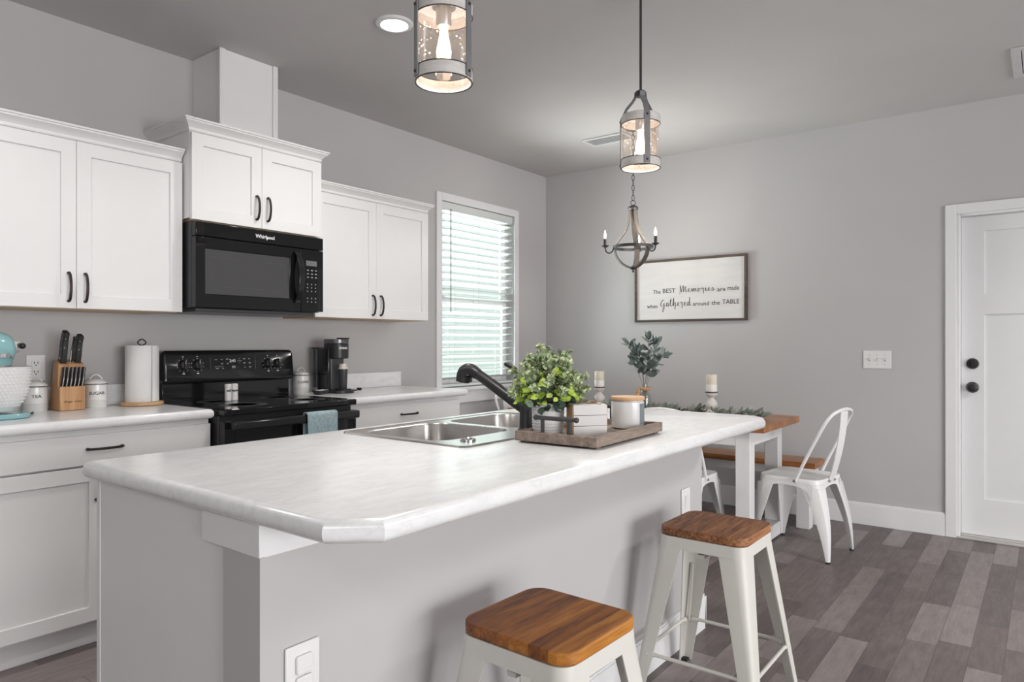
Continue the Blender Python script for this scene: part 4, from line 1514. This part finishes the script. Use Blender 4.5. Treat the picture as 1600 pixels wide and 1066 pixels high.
def make_stool(label, loc, rz, seat_mat):
    t = thing('bar_stool', label, 'stool', loc, rz, 'metal bar stools at the island')
    MB().prism(rrect(-.153, .153, -.148, .148, .048, 7), SEATZ - .027, SEATZ).build('seat', seat_mat, t, bevel=.004)
    ap = MB()
    o_ = rrect(-.149, .149, -.149, .149, .040, 7)
    ap.loft([[(x, y, SEATZ - .0275) for x, y in o_], [(x * 1.004, y * 1.004, SEATZ - .034) for x, y in o_], [(x * 1.02, y * 1.02, SEATZ - .066) for x, y in o_], [(x * .98, y * .98, SEATZ - .066) for x, y in o_], [(x * .97, y * .97, SEATZ - .034) for x, y in o_]])
    ap.build('seat_pan', CREAMMETAL, t, angle=30)
    for sx in (1, -1):
        for sy in (1, -1):
            lg = stool_leg(sx, sy).build('leg', CREAMMETAL, t, angle=30)
            q = MB().tube([(sx * .148, sy * .148, .40), (sx * .176, sy * .176, .17)], .005, 8)
            q.build('leg_rib', CREAMMETAL, lg)
            MB().box(sx * .206 - .014, sx * .206 + .014, sy * .206 - .014, sy * .206 + .014, 0.0005, .010).build('foot_cap', RUBBER, lg)
    for a in range(4):
        M = Matrix.Rotation(R(90 * a), 4, 'Z')
        c_ = .1885
        q = MB().tube([M @ Vector(p) for p in ((-.168, c_, .172), (-.135, c_, .176), (.135, c_, .176), (.168, c_, .172))], [.011, .0062, .0062, .011], 10)
        q.build('footrest_bar', CREAMMETAL, t)
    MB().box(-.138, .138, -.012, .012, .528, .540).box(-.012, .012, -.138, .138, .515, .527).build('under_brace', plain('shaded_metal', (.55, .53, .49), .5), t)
    return t


make_stool('cream metal bar stool with orange-brown wood seat, nearest the camera', (2.700, 1.318, 0), R(-2), SEATW)
make_stool('cream metal bar stool with dark striped wood seat, at the far island end', (2.694, 2.345, 0), R(0), SEATW2)
# ================================================================== DINING
TZ = .757
tX0, tX1, tY0, tY1 = .50, 2.335, 3.985, 4.690
tb = thing('dining_table', 'farmhouse dining table with stained wood top and white legs', 'table', ((tX0 + tX1) / 2, (tY0 + tY1) / 2, 0))
hx, hy = (tX1 - tX0) / 2, (tY1 - tY0) / 2
MB().box(-hx, hx, -hy, hy, TZ - .042, TZ).build('tabletop', TABLEW, tb, bevel=.003)
lw = .085
lx, ly = hx - .095, hy - .045
for sx in (1, -1):
    for sy in (1, -1):
        x0, y0 = sx * lx - (lw if sx > 0 else 0), sy * ly - (lw if sy > 0 else 0)
        MB().box(x0, x0 + lw, y0, y0 + lw, .0005, TZ - .0425).build('leg', TABLEP, tb, bevel=.003)
for sx in (1, -1):
    x0 = sx * (lx - .022) - .022
    MB().box(x0, x0 + .04, -ly + lw, ly - lw, TZ - .132, TZ - .0425).build('end_apron', TABLEP, tb, bevel=.002)
    MB().box(x0 - .02, x0 + .06, -ly + lw, ly - lw, .012, .095).build('foot_rail', TABLEP, tb, bevel=.003)
for sy in (1, -1):
    y0 = sy * (ly - .022) - .020
    MB().box(-lx + lw, lx - lw, y0, y0 + .04, TZ - .132, TZ - .0425).build('side_apron', TABLEP, tb, bevel=.002)

bn = thing('bench', 'wood-topped white bench between the table and the wall', 'bench', (1.44, 4.930, 0))
MB().box(-.965, .965, -.128, .128, .402, .440).build('seat', TABLEW, bn, bevel=.003)
for sx in (1, -1):
    x0 = sx * .925 - (.085 if sx > 0 else 0)
    for y0 in (-.115, .03):
        MB().box(x0, x0 + .085, y0, y0 + .085, .0005, .4015).build('leg', TABLEP, bn, bevel=.003)
    MB().box(x0 + .02, x0 + .065, -.03, .03, .30, .4015).build('apron', TABLEP, bn, bevel=.002)
MB().box(-.84, .84, -.02, .02, .33, .4015).build('long_apron', TABLEP, bn, bevel=.002)


# ------------------------------------------------------------------ metal chairs
def chair_leg(sx, fr):
    """V-bent tapered sheet leg; fr front(+1)/rear(-1)"""
    top = Vector((sx * .158, fr * .158 + .005, .405))
    ft = Vector((sx * (.200 if fr > 0 else .165), .195 if fr > 0 else -.215, .002))
    rings = []
    for k in range(9):
        f_ = k / 8
        c_ = top.lerp(ft, f_)
        if fr < 0:
            c_.y += .016 * math.sin(f_ * PI) * -1
        w_ = (.085 - .080 * min(1, f_ * 1.25) ** .8) if f_ < .8 else .012
        w_ = max(.017, .080 * (1 - f_) ** 1.1 + .018)
        th = .0045
        dx, dy = -sx, -fr
        A = [(0, 0), (dx * w_, dy * 0.0), (dx * w_, dy * th), (dx * th, dy * th), (dx * th, dy * w_), (0, dy * w_)]
        # bow the faces so the corner reads as a rounded fold
        cpt = [(dx * .004, 0), (dx * w_, 0), (dx * w_, dy * th), (dx * (th + .004), dy * th), (dx * th, dy * (th + .004)), (dx * th, dy * w_), (0, dy * w_), (0, dy * .004)]
        rings.append([(c_.x + sx * .022 + a, c_.y + fr * .022 + b, c_.z) for a, b in cpt])
    return MB().loft(rings)


def arch_skirt(mb, p0, p1, z1, zlo, zhi, n=16, th=.003, nrm=(0, 1, 0)):
    """sheet between two corners with an arched lower edge"""
    p0, p1, nn = Vector(p0), Vector(p1), Vector(nrm)
    v, f = [], []
    for k in range(n + 1):
        t_ = k / n
        p = p0.lerp(p1, t_)
        s_ = abs(2 * t_ - 1)
        zb = zlo + (zhi - zlo) * math.sqrt(max(0, 1 - s_ ** 2.6))
        for off in (0, -th):
            q = p + nn * off
            v += [(q.x + nn.x * .010 * (z1 - zb) / .1, q.y + nn.y * .010 * (z1 - zb) / .1, zb), (q.x, q.y, z1)]
    for k in range(n):
        a = 4 * k
        f += [(a, a + 4, a + 5, a + 1), (a + 2, a + 3, a + 7, a + 6), (a, a + 2, a + 6, a + 4), (a + 1, a + 5, a + 7, a + 3)]
    mb.add(v, f)


def make_chair(label, loc, rz):
    t = thing('metal_chair', label, 'chair', loc, rz, 'white metal cafe chairs round the dining table')
    so = rrect(-.180, .180, -.175, .185, .055, 7)
    sm = MB().loft([[(x, y, .425) for x, y in so], [(x, y, .444) for x, y in so], [(x * .985, y * .985, .4495) for x, y in so], [(x * .93, y * .93, .4500) for x, y in so], [(x * .90, y * .90, .4465) for x, y in so]])
    seat = sm.build('seat', WHITEMETAL, t, angle=40)
    sk_ = MB()
    a = .176
    arch_skirt(sk_, (-a + .035, a + .008, 0), (a - .035, a + .008, 0), .426, .330, .408, nrm=(0, 1, 0))
    arch_skirt(sk_, (-a + .035, -a + .002, 0), (a - .035, -a + .002, 0), .426, .330, .408, nrm=(0, -1, 0))
    arch_skirt(sk_, (a + .003, -a + .035, 0), (a + .003, a - .025, 0), .426, .330, .408, nrm=(1, 0, 0))
    arch_skirt(sk_, (-a - .003, -a + .035, 0), (-a - .003, a - .025, 0), .426, .330, .408, nrm=(-1, 0, 0))
    # rounded corners joining the skirts down to the legs
    for sx in (1, -1):
        for fr in (1, -1):
            rings = []
            for z_, g in ((.426, 0), (.400, .000), (.365, .001), (.335, .001)):
                cx_, cy_ = sx * (.128 + g), fr * .128 + (.005 if fr > 0 else 0) + fr * g
                rr = .053 - .002 * g
                pts_ = [(cx_ + sx * rr * math.cos(R(q * 15)), cy_ + fr * rr * math.sin(R(q * 15)), z_) for q in range(7)]
                pts_ = [(cx_ + sx * rr, cy_ - fr * .012, z_)] + pts_ + [(cx_ - sx * .012, cy_ + fr * rr, z_)]
                inn = [(cx_ + (x - cx_) * .93, cy_ + (y - cy_) * .93, z_) for x, y, z_ in reversed(pts_)]
                rings.append(pts_ + inn)
            sk_.loft(rings)
    sk_.build('seat_skirt', WHITEMETAL, t, angle=45)
    for sx in (1, -1):
        for fr in (1, -1):
            lg = chair_leg(sx, fr).build('leg', WHITEMETAL, t, angle=50)
            ft = Vector((sx * (.200 if fr > 0 else .165), .195 if fr > 0 else -.215, 0))
            MB().cyl((ft.x + sx * .012, ft.y + fr * .012, .0005), (ft.x + sx * .012, ft.y + fr * .012, .010), .013, seg=12).build('foot_cap', RUBBER, lg)
    # hoop back
    hoop = [(.186, -.045, .432), (.186, -.085, .520), (.184, -.150, .655), (.176, -.205, .765), (.155, -.232, .815), (.105, -.246, .838), (0, -.252, .850)]
    pts = hoop + [(-x, y, z) for x, y, z in reversed(hoop[:-1])]
    MB().tube(smooth(pts, 5), .0095, 12).build('back_hoop', WHITEMETAL, t, angle=80)
    sp_ = MB()
    for i_, wv in ((0, .046),):
        P_ = smooth([(0, -.250, .838), (0, -.246, .76), (0, -.226, .62), (0, -.198, .50), (0, -.180, .445), (0, -.176, .425)], 4)
        sp_.ribbon(P_, [.100 - .035 * k / (len(P_) - 1) for k in range(len(P_))], .003, up=(0, 1, .1))
    spo = sp_.build('back_slat', WHITEMETAL, t, angle=50)
    rb = MB()
    for x_ in (-.045, .045):
        P_ = smooth([(x_, -.248, .836), (x_, -.244, .76), (x_ * .9, -.224, .62), (x_ * .75, -.196, .50), (x_ * .68, -.180, .440)], 4)
        rb.tube(P_, .0045, 8)
    rb.build('slat_edge', WHITEMETAL, spo, angle=80)
    bo = MB()
    for sx in (1, -1):
        bo.cyl((sx * .180, -.045, .436), (sx * .200, -.045, .436), .008, seg=10)
        bo.cyl((sx * .038, -.187, .434), (sx * .038, -.174, .434), .007, seg=10)
    bo.build('bolt', plain('steel_bolt', (.4, .4, .4), .35, metal=.9), t)
    return t


c0 = make_chair('white metal chair at the right end of the dining table', (2.437, 4.345, 0), R(82))
dup(c0, (1.850, 3.935, 0), R(0), 'white metal chair on the near side of the table, mostly behind the island')
dup(c0, (.495, 4.300, 0), R(-90), 'white metal chair at the left end of the table, by the window')

# ------------------------------------------------------------------ things on the table
GY = 4.335
gl = thing('leaf_garland', 'grey-green leaf garland lying along the middle of the table', 'garland', (1.5, GY, TZ))
st_, lv = MB(), MB()
gp = smooth([(-.80 + k * .125, .020 * math.sin(k * 1.7), .012 + .005 * math.sin(k * 2.3)) for k in range(13)], 6)
st_.tube(gp, .0025, 6)
st_.build('vine', PALESTEM, gl)
for k in range(1, len(gp)):
    d = (gp[k] - gp[k - 1]).normalized()
    for r_ in range(5):
        a = random.uniform(-.5, PI + .5)
        o_ = Vector((0, math.cos(a), abs(math.sin(a)) * 1.25 + .1))
        p = gp[k].lerp(gp[k - 1], random.random())
        L_ = random.uniform(.050, .085)
        dd = (d * random.uniform(.3, 1.2) + o_ * random.uniform(.35, .9))
        leaf(lv, p, dd, L_, L_ * random.uniform(.32, .45), .12)
for q_ in range(len(lv.v)):
    if lv.v[q_].z < .002:
        lv.v[q_].z = .002 + random.uniform(0, .0005)
lv.build('leaves', GARL, gl, angle=180, fix=False)


def candle_set(x, y, wl, lb, wc):
    h = thing('candle_holder', lb, 'candle holder', (x, y, TZ), 0, 'whitewashed candle holders')
    MB().lathe([(.050, 0.0005), (.051, .010), (.044, .014), (.040, .026), (.026, .040), (.022, .048), (.028, .054), (.036, .068), (.0375, .078), (.035, .090), (.026, .102),
                (.017, .108), (.016, .118), (.020, .122), (.032, .132), (.038, .140), (.038, .148), (.033, .150), (.001, .150)], 36).build('stem', WHITEWASH, h)
    MB().lathe([(.0385, .1495), (.0395, .151), (.0395, .1555), (.0385, .157), (.001, .157)], 36).build('drip_ring', DARKGREY, h)
    c_ = thing('pillar_candle', wc, 'candle', (x, y, TZ + .1575), 0, 'pillar candles on the table')
    MB().lathe([(.0345, 0), (.035, .001), (.035, .044), (.034, .046)], 32).build('lower_band', WHITEWAX, c_)
    MB().lathe([(.0340, .0462), (.0345, .047), (.0345, .106), (.0325, .109), (.026, .107), (.001, .106)], 32).build('wax', WAX, c_)
    MB().cyl((0, 0, .106), (.001, .001, .114), .0012, seg=6).build('wick', INK, c_)


candle_set(1.062, GY, 0, 'whitewashed turned candle holder on the left of the table', 'cream pillar candle on the left turned holder')
candle_set(1.890, GY, 0, 'whitewashed turned candle holder on the right of the table', 'cream pillar candle on the right turned holder')

vs = thing('glass_vase', 'clear glass bottle vase in the middle of the table', 'vase', (1.418, GY, TZ))
MB().lathe([(.036, 0.0005), (.042, .004), (.043, .012), (.043, .095), (.038, .115), (.022, .138), (.018, .150), (.018, .185), (.021, .188), (.019, .189), (.0155, .185), (.0155, .15), (.020, .137), (.036, .113), (.0405, .095), (.0405, .012), (.001, .010)], 36).build('bottle', VASEG, vs)
bd = thing('bead_garland', 'strand of natural wooden beads hung round the vase neck', 'beads', (1.418, GY, TZ))
bpath = [(.030 * math.cos(R(a)), .030 * math.sin(R(a)), .158 + .004 * math.sin(R(a * 2))) for a in range(0, 360, 36)]
tail = [(-.030, -.034, .150), (-.036, -.040, .131), (-.041, -.044, .112), (-.046, -.046, .093), (-.052, -.047, .074), (-.024, -.046, .136), (-.025, -.052, .117), (-.026, -.055, .098), (-.026, -.056, .079), (-.058, -.048, .055), (-.026, -.057, .060)]
bm_ = MB()
for p in bpath + tail:
    bm_.ball(p, .0125, 14, 8)
bm_.build('beads', BEADM, bd, angle=60)
eu = thing('leaf_bouquet', 'bunch of grey-green leafy stems standing in the glass vase', 'greenery', (1.418, GY, TZ + .02))
stm, lv = MB(), MB()
tips = [((-.055, 0), .40, 8), ((-.11, -.02), .44, 10), ((.02, .02), .47, 10), ((.085, -.02), .44, 10), ((.12, .03), .36, 8), ((-.06, .04), .36, 8), ((.05, -.04), .34, 7)]
for (tx_, ty_), h_, nl in tips:
    P_ = smooth([(tx_ * .05, ty_ * .05, .0), (tx_ * .10, ty_ * .1, .15), (tx_ * .45, ty_ * .5, .26), (tx_, ty_, h_)], 8)
    stm.tube(P_, .0016, 6)
    for k in range(14, len(P_)):
        d = (P_[k] - P_[k - 1]).normalized()
        for r_ in range(2 if k < len(P_) - 1 else 4):
            a = random.random() * 2 * PI
            o_ = d.orthogonal().normalized()
            o_.rotate(Matrix.Rotation(a, 3, d))
            L_ = random.uniform(.056, .078)
            if random.random() < .8 or k == len(P_) - 1:
                leaf(lv, P_[k], o_ * (1 if k < len(P_) - 1 else .4) + d * random.uniform(.4, .9), L_, L_ * random.uniform(.42, .52), .1)
stm.build('stems', PALESTEM, eu)
lv.build('leaves', SAGE, eu, angle=180, fix=False)

# ------------------------------------------------------------------ wall sign
sg = thing('wall_sign', 'whitewashed wooden sign in dark frame with lettered saying', 'sign', (1.370, FY - .0005, 1.645))
SW, SH = .462, .250
MB().box(-SW + .012, SW - .012, -.016, 0, -SH + .012, SH - .012).build('board', BOARD, sg)
for a in ((-SW, SW, SH - .018, SH), (-SW, SW, -SH, -SH + .018)):
    MB().box(a[0], a[1], -.030, 0, a[2], a[3]).build('frame_rail', FRAMEW, sg, bevel=.001, seg=1)
for x0 in (-SW, SW - .018):
    MB().box(x0, x0 + .018, -.030, 0, -SH + .018, SH - .018).build('frame_rail', FRAMEW, sg, bevel=.001, seg=1)
SM = Matrix(((1, 0, 0, 0), (0, 0, -1, -.0163), (0, 1, 0, 0), (0, 0, 0, 1)))   # local x,y -> x,z ; z -> -y
for s_, x_, z_, wd_, sz in (('The', -.269, -.008, .066, .044), ('BEST', -.164, -.004, .107, .050), ('are', .265, -.010, .066, .047), ('made', .357, -.004, .088, .047),
                            ('when', -.309, -.124, .092, .044), ('around', .103, -.114, .129, .046), ('the', .221, -.112, .066, .046), ('TABLE', .338, -.107, .132, .050)):
    lt = MB()
    text_mb(lt, s_, sz, SM @ Matrix.Translation((x_, z_, 0)), depth=.0008, fit=wd_, bold=.0004)
    lt.build('printed_word', INK, sg, flat=True)
# brush-script words drawn as strokes (x in x-heights, y up)
GL = {
    'M': (2.0, [[(0.1, -.6), (.2, .6), (.25, 2.1)], [(.25, 2.1), (.45, .5), (.5, 0), (.75, 1.5), (.95, 1.9), (1.0, .8), (1.05, 0), (1.3, 1.3), (1.5, 1.6), (1.55, .6), (1.65, .05), (2.0, .3)]]),
    'e': (.85, [[(0, .3), (.4, .5), (.55, .8), (.4, 1.0), (.2, .7), (.22, .2), (.45, 0), (.85, .3)]]),
    'm': (1.5, [[(0, .3), (.2, 1.0), (.25, 0), (.5, .9), (.65, .9), (.68, 0), (.9, .85), (1.08, .9), (1.12, .1), (1.5, .3)]]),
    'o': (.9, [[(0, .3), (.3, .95), (.12, .5), (.25, 0), (.55, .3), (.5, .9), (.35, 1.0), (.6, .75), (.9, .8)]]),
    'r': (.8, [[(0, .6), (.2, 1.05), (.3, .85), (.5, .9), (.45, .3), (.5, -.6)]]),
    'i': (.6, [[(0, .3), (.2, 1.0), (.25, .2), (.4, 0), (.6, .3)], [(.25, 1.4), (.28, 1.5)]]),
    's': (.8, [[(0, .2), (.3, 1.0), (.5, .5), (.35, 0), (.1, .1)], [(.35, 0), (.8, .5)]]),
    'G': (1.5, [[(1.1, 1.5), (.8, 1.8), (.35, 1.2), (.2, .4), (.5, 0), (.9, .5), (1.05, .9), (1.0, -.6), (.7, -1.5), (.5, -1.1), (.9, -.2), (1.5, .3)]]),
    'a': (.95, [[(.55, .85), (.3, 1.0), (.12, .4), (.3, 0), (.55, .6), (.58, .95), (.6, .2), (.7, 0), (.95, .3)]]),
    't': (.7, [[(0, .3), (.3, 2.1), (.25, .6), (.35, 0), (.7, .3)], [(0, 1.5), (.6, 1.6)]]),
    'h': (1.1, [[(0, .3), (.3, 2.2), (.25, .8), (.25, 0), (.5, .9), (.7, .9), (.68, -.3), (.6, -.9)], [(.7, .1), (1.1, .3)]]),
    'd': (1.0, [[(.5, .85), (.3, 1.0), (.1, .4), (.3, 0), (.55, .8), (.65, 2.3), (.6, .3), (.75, 0), (1.0, .3)]]),
}


def script(mb, word, x, z, xh, total):
    adv = sum(GL[c_][0] for c_ in word)
    k_ = total / adv
    for c_ in word:
        w_, strokes = GL[c_]
        for s_ in strokes:
            P_ = smooth([(x + (px_) * k_, -.0168, z + pz_ * xh) for px_, pz_ in s_], 6)
            wd_ = []
            for i_ in range(len(P_)):
                j_ = min(len(P_) - 1, i_ + 1)
                dd = P_[j_] - P_[max(0, j_ - 1)]
                wd_.append(.0058 if dd.z < -abs(dd.x) * .8 else .0026)
            mb.ribbon(P_, wd_, .0006, up=(0, -1, 0))
        x += w_ * k_


sc_ = MB()
script(sc_, 'Memories', -.076, -.018, .026, .288)
script(sc_, 'Gathered', -.241, -.126, .029, .264)
sc_.build('script_words', INK, sg, angle=60)

# switch plate
t = thing('light_switch', 'white triple toggle switch plate on the wall left of door', 'light switch', (2.6995, FY - .0005, 1.115))
MB().box(-.0845, .0845, -.006, 0, -.060, .060).build('cover_plate', PLATE, t, bevel=.002)
for x in (-.047, 0, .047):
    up_ = -1 if x == 0 else 1
    sl_ = MB().box(x - .005, x + .005, -.0066, -.0061, -.012, .012).build('toggle_slot', plain('grey_slot', (.42, .42, .42), .6), t)
    MB().box(x - .0035, x + .0035, -.017, -.0067, up_ * .004 - .004, up_ * .004 + .004).build('toggle', PLATE, sl_, bevel=.001, seg=1)
    MB().cyl((x, -.0064, .031), (x, -.006, .031), .003, seg=8).cyl((x, -.0064, -.031), (x, -.006, -.031), .003, seg=8).build('screw', MATS['grey_slot'], t)
# ================================================================== LIGHTS AND CEILING
def point(name, loc, power, rad, col, parent=None):
    d = bpy.data.lights.new(name, 'POINT')
    d.energy = power
    d.shadow_soft_size = rad
    d.color = col
    o = bpy.data.objects.new(name, d)
    o.location = loc
    C.objects.link(o)
    if parent:
        o.parent = parent
    return o


def pendant(label, x, y, zb, rot):
    t = thing('pendant_light', label, 'pendant light', (x, y, zb), rot, 'lantern pendants over the island')
    r = .0805
    H = .221
    MB().lathe([(r * .985, .004), (r * .985, .034), (r, .036), (r + .001, .002), (r, 0), (r - .004, 0), (r - .004, .004)], 48, cap=False).build('lower_ring', WHITEWASH, t)
    MB().lathe([(r - .004, H - .036), (r, H - .036), (r + .001, H - .034), (r + .001, H - .004), (r - .002, H), (r - .012, H), (r - .012, H - .004), (r - .004, H - .006), (r - .004, H - .036)], 48, cap=False).build('upper_ring', WHITEWASH, t)
    for z_ in (.0, .036, H - .037):
        MB().tube([(r * math.cos(2 * PI * k / 40), r * math.sin(2 * PI * k / 40), z_) for k in range(40)], .0018, 6, closed=True).build('metal_edging', IRON, t)
    MB().lathe([(r - .0065, .012), (r - .0065, H - .020)], 48, cap=False).build('glass_cylinder', SEEDED, t)
    MB().lathe([(r - .013, H - .0085), (r - .013, H - .0035), (.034, H - .0035), (.034, H - .0085), (r - .013, H - .0085)], 40, cap=False).build('top_plate', WHITEWASH, t)
    for a in (90, 210, 330):
        M = Matrix.Rotation(R(a), 4, 'Z')
        P_ = [(r + .0035, 0, .004), (r + .0035, 0, .05), (r + .0035, 0, H - .05), (r + .0035, 0, H - .012), (r - .008, 0, H + .010), (.060, 0, H + .034), (.034, 0, H + .062), (.0235, 0, H + .078), (.0225, 0, H + .098)]
        o = MB().ribbon([M @ Vector(p) for p in P_], .023, .0034, up=tuple(M @ Vector((1, 0, .01)))).build('strap', PALEIRON, t, angle=30)
        sc_ = MB()
        for z_ in (.018, H - .018):
            sc_.ball(M @ Vector((r + .0062, 0, z_)), .0045, 10, 6)
        sc_.build('rivet', IRON, o)
    q = MB().lathe([(.020, H + .080), (.022, H + .082), (.022, H + .100), (.018, H + .104), (.007, H + .108)], 20)
    q.build('strap_collar', IRON, t)
    top = CEIL - zb
    MB().cyl((0, 0, H + .104), (0, 0, top - .02), .0055, seg=12).build('rod', IRON, t)
    MB().lathe([(.012, top - .035), (.055, top - .026), (.064, top - .014), (.064, top - .0005)], 32).build('canopy', IRON, t)
    MB().lathe([(.022, H - .0086), (.022, H - .055), (.019, H - .062), (.012, H - .064)], 24).build('socket', plain('silver_socket', (.45, .45, .46), .35, metal=.6), t)
    bp_ = [(.011, H - .066), (.012, H - .085), (.017, H - .110), (.021, H - .132), (.020, H - .148), (.013, H - .160), (.0005, H - .165)]
    MB().lathe(bp_, 24, cap=False).build('bulb', BULB, t)
    point('pendant_lamp', (0, 0, .095), 1.6, .03, (1.0, .93, .87), t)
    dn = bpy.data.lights.new('pendant_fill', 'SPOT')  # extra spot added below the glass to brighten the island top
    dn.energy = 16
    dn.spot_size = R(150)
    dn.spot_blend = .7
    dn.shadow_soft_size = .05
    dn.color = (1.0, .965, .93)
    do_ = bpy.data.objects.new('pendant_fill', dn)
    do_.location = (0, 0, -.004)
    do_.parent = t
    C.objects.link(do_)
    return t


pendant('lantern pendant light hanging nearest the camera, cut by the photo top', 2.252, 1.443, 1.963, R(-142.5 + 180 + 0))
pendant('lantern pendant light hanging farther along the island, on its rod', 2.248, 2.652, 1.962, R(105.5))

# chandelier
cx_, cy_ = 1.332, 4.33
cl = thing('chandelier', 'small three-candle chandelier of weathered wood and dark iron', 'chandelier', (cx_, cy_, 1.735), 0)
bearing = .655273                                        # arms are set out from the room's diagonal
RR = .137
ph_ = [R(188), R(308), R(68)]


def pol(a, r, z):
    a = a + bearing
    return Vector((r * math.cos(a), r * math.sin(a), z))


ring = MB().ribbon([pol(2 * PI * k / 48, RR, .155) for k in range(48)], .004, .020, up=(0, 0, 1), closed=True)
ring.build('iron_ring', IRON, cl, angle=40)
MB().lathe([(.012, .408), (.030, .411), (.036, .420), (.036, .428), (.024, .438), (.006, .444)], 24).build('top_cap', IRON, cl)
MB().lathe([(.001, -.022), (.007, -.018), (.008, -.010), (.004, -.004), (.020, .002), (.026, .010), (.024, .016), (.016, .020)], 24).build('finial', IRON, cl)
for a in ph_:
    P_ = smooth([pol(a, .022, .410), pol(a, .028, .345), pol(a, .052, .265), pol(a, .095, .205), pol(a, RR - .004, .156)], 6)
    P2 = smooth([pol(a, RR - .004, .156), pol(a, .122, .095), pol(a, .085, .045), pol(a, .040, .018), pol(a, .018, .012)], 6)
    up_ = tuple(pol(a, 1, .02))
    MB().ribbon(P_ + P2[1:], .036, .007, up=up_).build('wood_stave', GREYWOOD, cl, angle=30)
    q = MB().tube(smooth([pol(a, RR, .150), pol(a, RR + .012, .122), pol(a, RR + .034, .110), pol(a, RR + .056, .122), pol(a, RR + .062, .152)], 5), .0052, 8)
    am = q.build('candle_arm', IRON, cl)
    c0_ = pol(a, RR + .062, 0)
    M = Matrix.Translation(c0_)
    MB().lathe([(.006, .146), (.013, .150), (.025, .158), (.026, .161), (.008, .161)], 20, M).build('bobeche', IRON, am)
    MB().lathe([(.0105, .1615), (.0105, .206), (.009, .208)], 16, M).build('candle_sleeve', IRON, am)
    MB().lathe([(.005, .2085), (.0085, .220), (.0092, .229), (.0065, .243), (.003, .257), (.0005, .266)], 16, M, cap=False).build('candle_bulb', FLAME, am)
    point('candle_lamp', (c0_.x, c0_.y, .285), 2.7, .012, (1.0, .94, .88), cl)
chn = MB()
chn.tube([pol(0, .0, 0) + Vector((.016 * math.cos(2 * PI * k / 20) * math.cos(bearing), .016 * math.cos(2 * PI * k / 20) * math.sin(bearing), .461 + .017 * math.sin(2 * PI * k / 20))) for k in range(20)], .0025, 8, closed=True)
z = .478
topz = CEIL - 1.735
i = 0
while z < topz - .045:
    ax = Vector((math.cos(bearing + i * PI / 2), math.sin(bearing + i * PI / 2), 0))
    pts_ = [ax * (.0085 * math.cos(2 * PI * k / 14)) + Vector((0, 0, z + .016 + .021 * math.sin(2 * PI * k / 14))) for k in range(14)]
    chn.tube(pts_, .0023, 6, closed=True)
    z += .035
    i += 1
chn.build('chain', IRON, cl, angle=80)
MB().lathe([(.010, topz - .040), (.050, topz - .026), (.060, topz - .014), (.060, topz - .0005)], 32).build('canopy', IRON, cl)

# recessed light
rl = thing('recessed_light', 'round white recessed ceiling light, lit, above the stove side', 'ceiling light', (1.178, 2.252, CEIL))
MB().lathe([(.086, -.0005), (.088, -.004), (.084, -.010), (.066, -.014), (.062, -.010), (.060, -.0055)], 48, cap=False).build('trim_ring', PLATE, rl)
MB().lathe([(.0625, -.009), (.0005, -.0095)], 40, cap=False).build('lens', LENS, rl)
sp_d = bpy.data.lights.new('recessed_lamp', 'SPOT')
sp_d.energy = 40
sp_d.spot_size = R(150)
sp_d.spot_blend = .8
sp_d.shadow_soft_size = .06
sp_d.color = (1.0, .965, .92)
so = bpy.data.objects.new('recessed_lamp', sp_d)
so.location = (0, 0, -.02)
so.parent = rl
C.objects.link(so)


def vent(label, x0, x1, y0, y1, n, along, bdr, tilt):
    t = thing('ceiling_vent', label, 'vent', ((x0 + x1) / 2, (y0 + y1) / 2, CEIL))
    hx_, hy_ = (x1 - x0) / 2, (y1 - y0) / 2
    fr_ = MB()
    z0, z1 = -.010, -.0005
    fr_.box(-hx_, hx_, -hy_, -hy_ + bdr, z0, z1).box(-hx_, hx_, hy_ - bdr, hy_, z0, z1).box(-hx_, -hx_ + bdr, -hy_ + bdr, hy_ - bdr, z0, z1).box(hx_ - bdr, hx_, -hy_ + bdr, hy_ - bdr, z0, z1)
    fr_.build('frame', VENTM, t, bevel=.003)
    lv_ = MB()
    for k in range(n):
        f_ = (k + .5) / n
        if along == 'x':
            y = -hy_ + bdr + f_ * (2 * hy_ - 2 * bdr)
            M = Matrix.Translation((0, y, -.007)) @ Matrix.Rotation(R(tilt), 4, 'X')
            lv_.box(-hx_ + bdr - .001, hx_ - bdr + .001, -.0068, .0068, -.0007, .0007, M=M)
        else:
            x = -hx_ + bdr + f_ * (2 * hx_ - 2 * bdr)
            M = Matrix.Translation((x, 0, -.007)) @ Matrix.Rotation(R(tilt), 4, 'Y')
            lv_.box(-.007, .007, -hy_ + bdr - .001, hy_ - bdr + .001, -.0007, .0007, M=M)
    lv_.build('louvers', VENTM, t, flat=True)
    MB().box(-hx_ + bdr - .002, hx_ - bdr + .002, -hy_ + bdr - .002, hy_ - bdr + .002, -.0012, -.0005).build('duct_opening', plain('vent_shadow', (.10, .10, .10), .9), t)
    return t


vent('white slotted ceiling vent behind the far pendant light', .868, 1.225, 4.398, 4.590, 6, 'x', .022, 6)
vent('white return air grille on the ceiling at the right edge', 3.455, 3.96, 4.355, 4.836, 18, 'y', .040, 6)
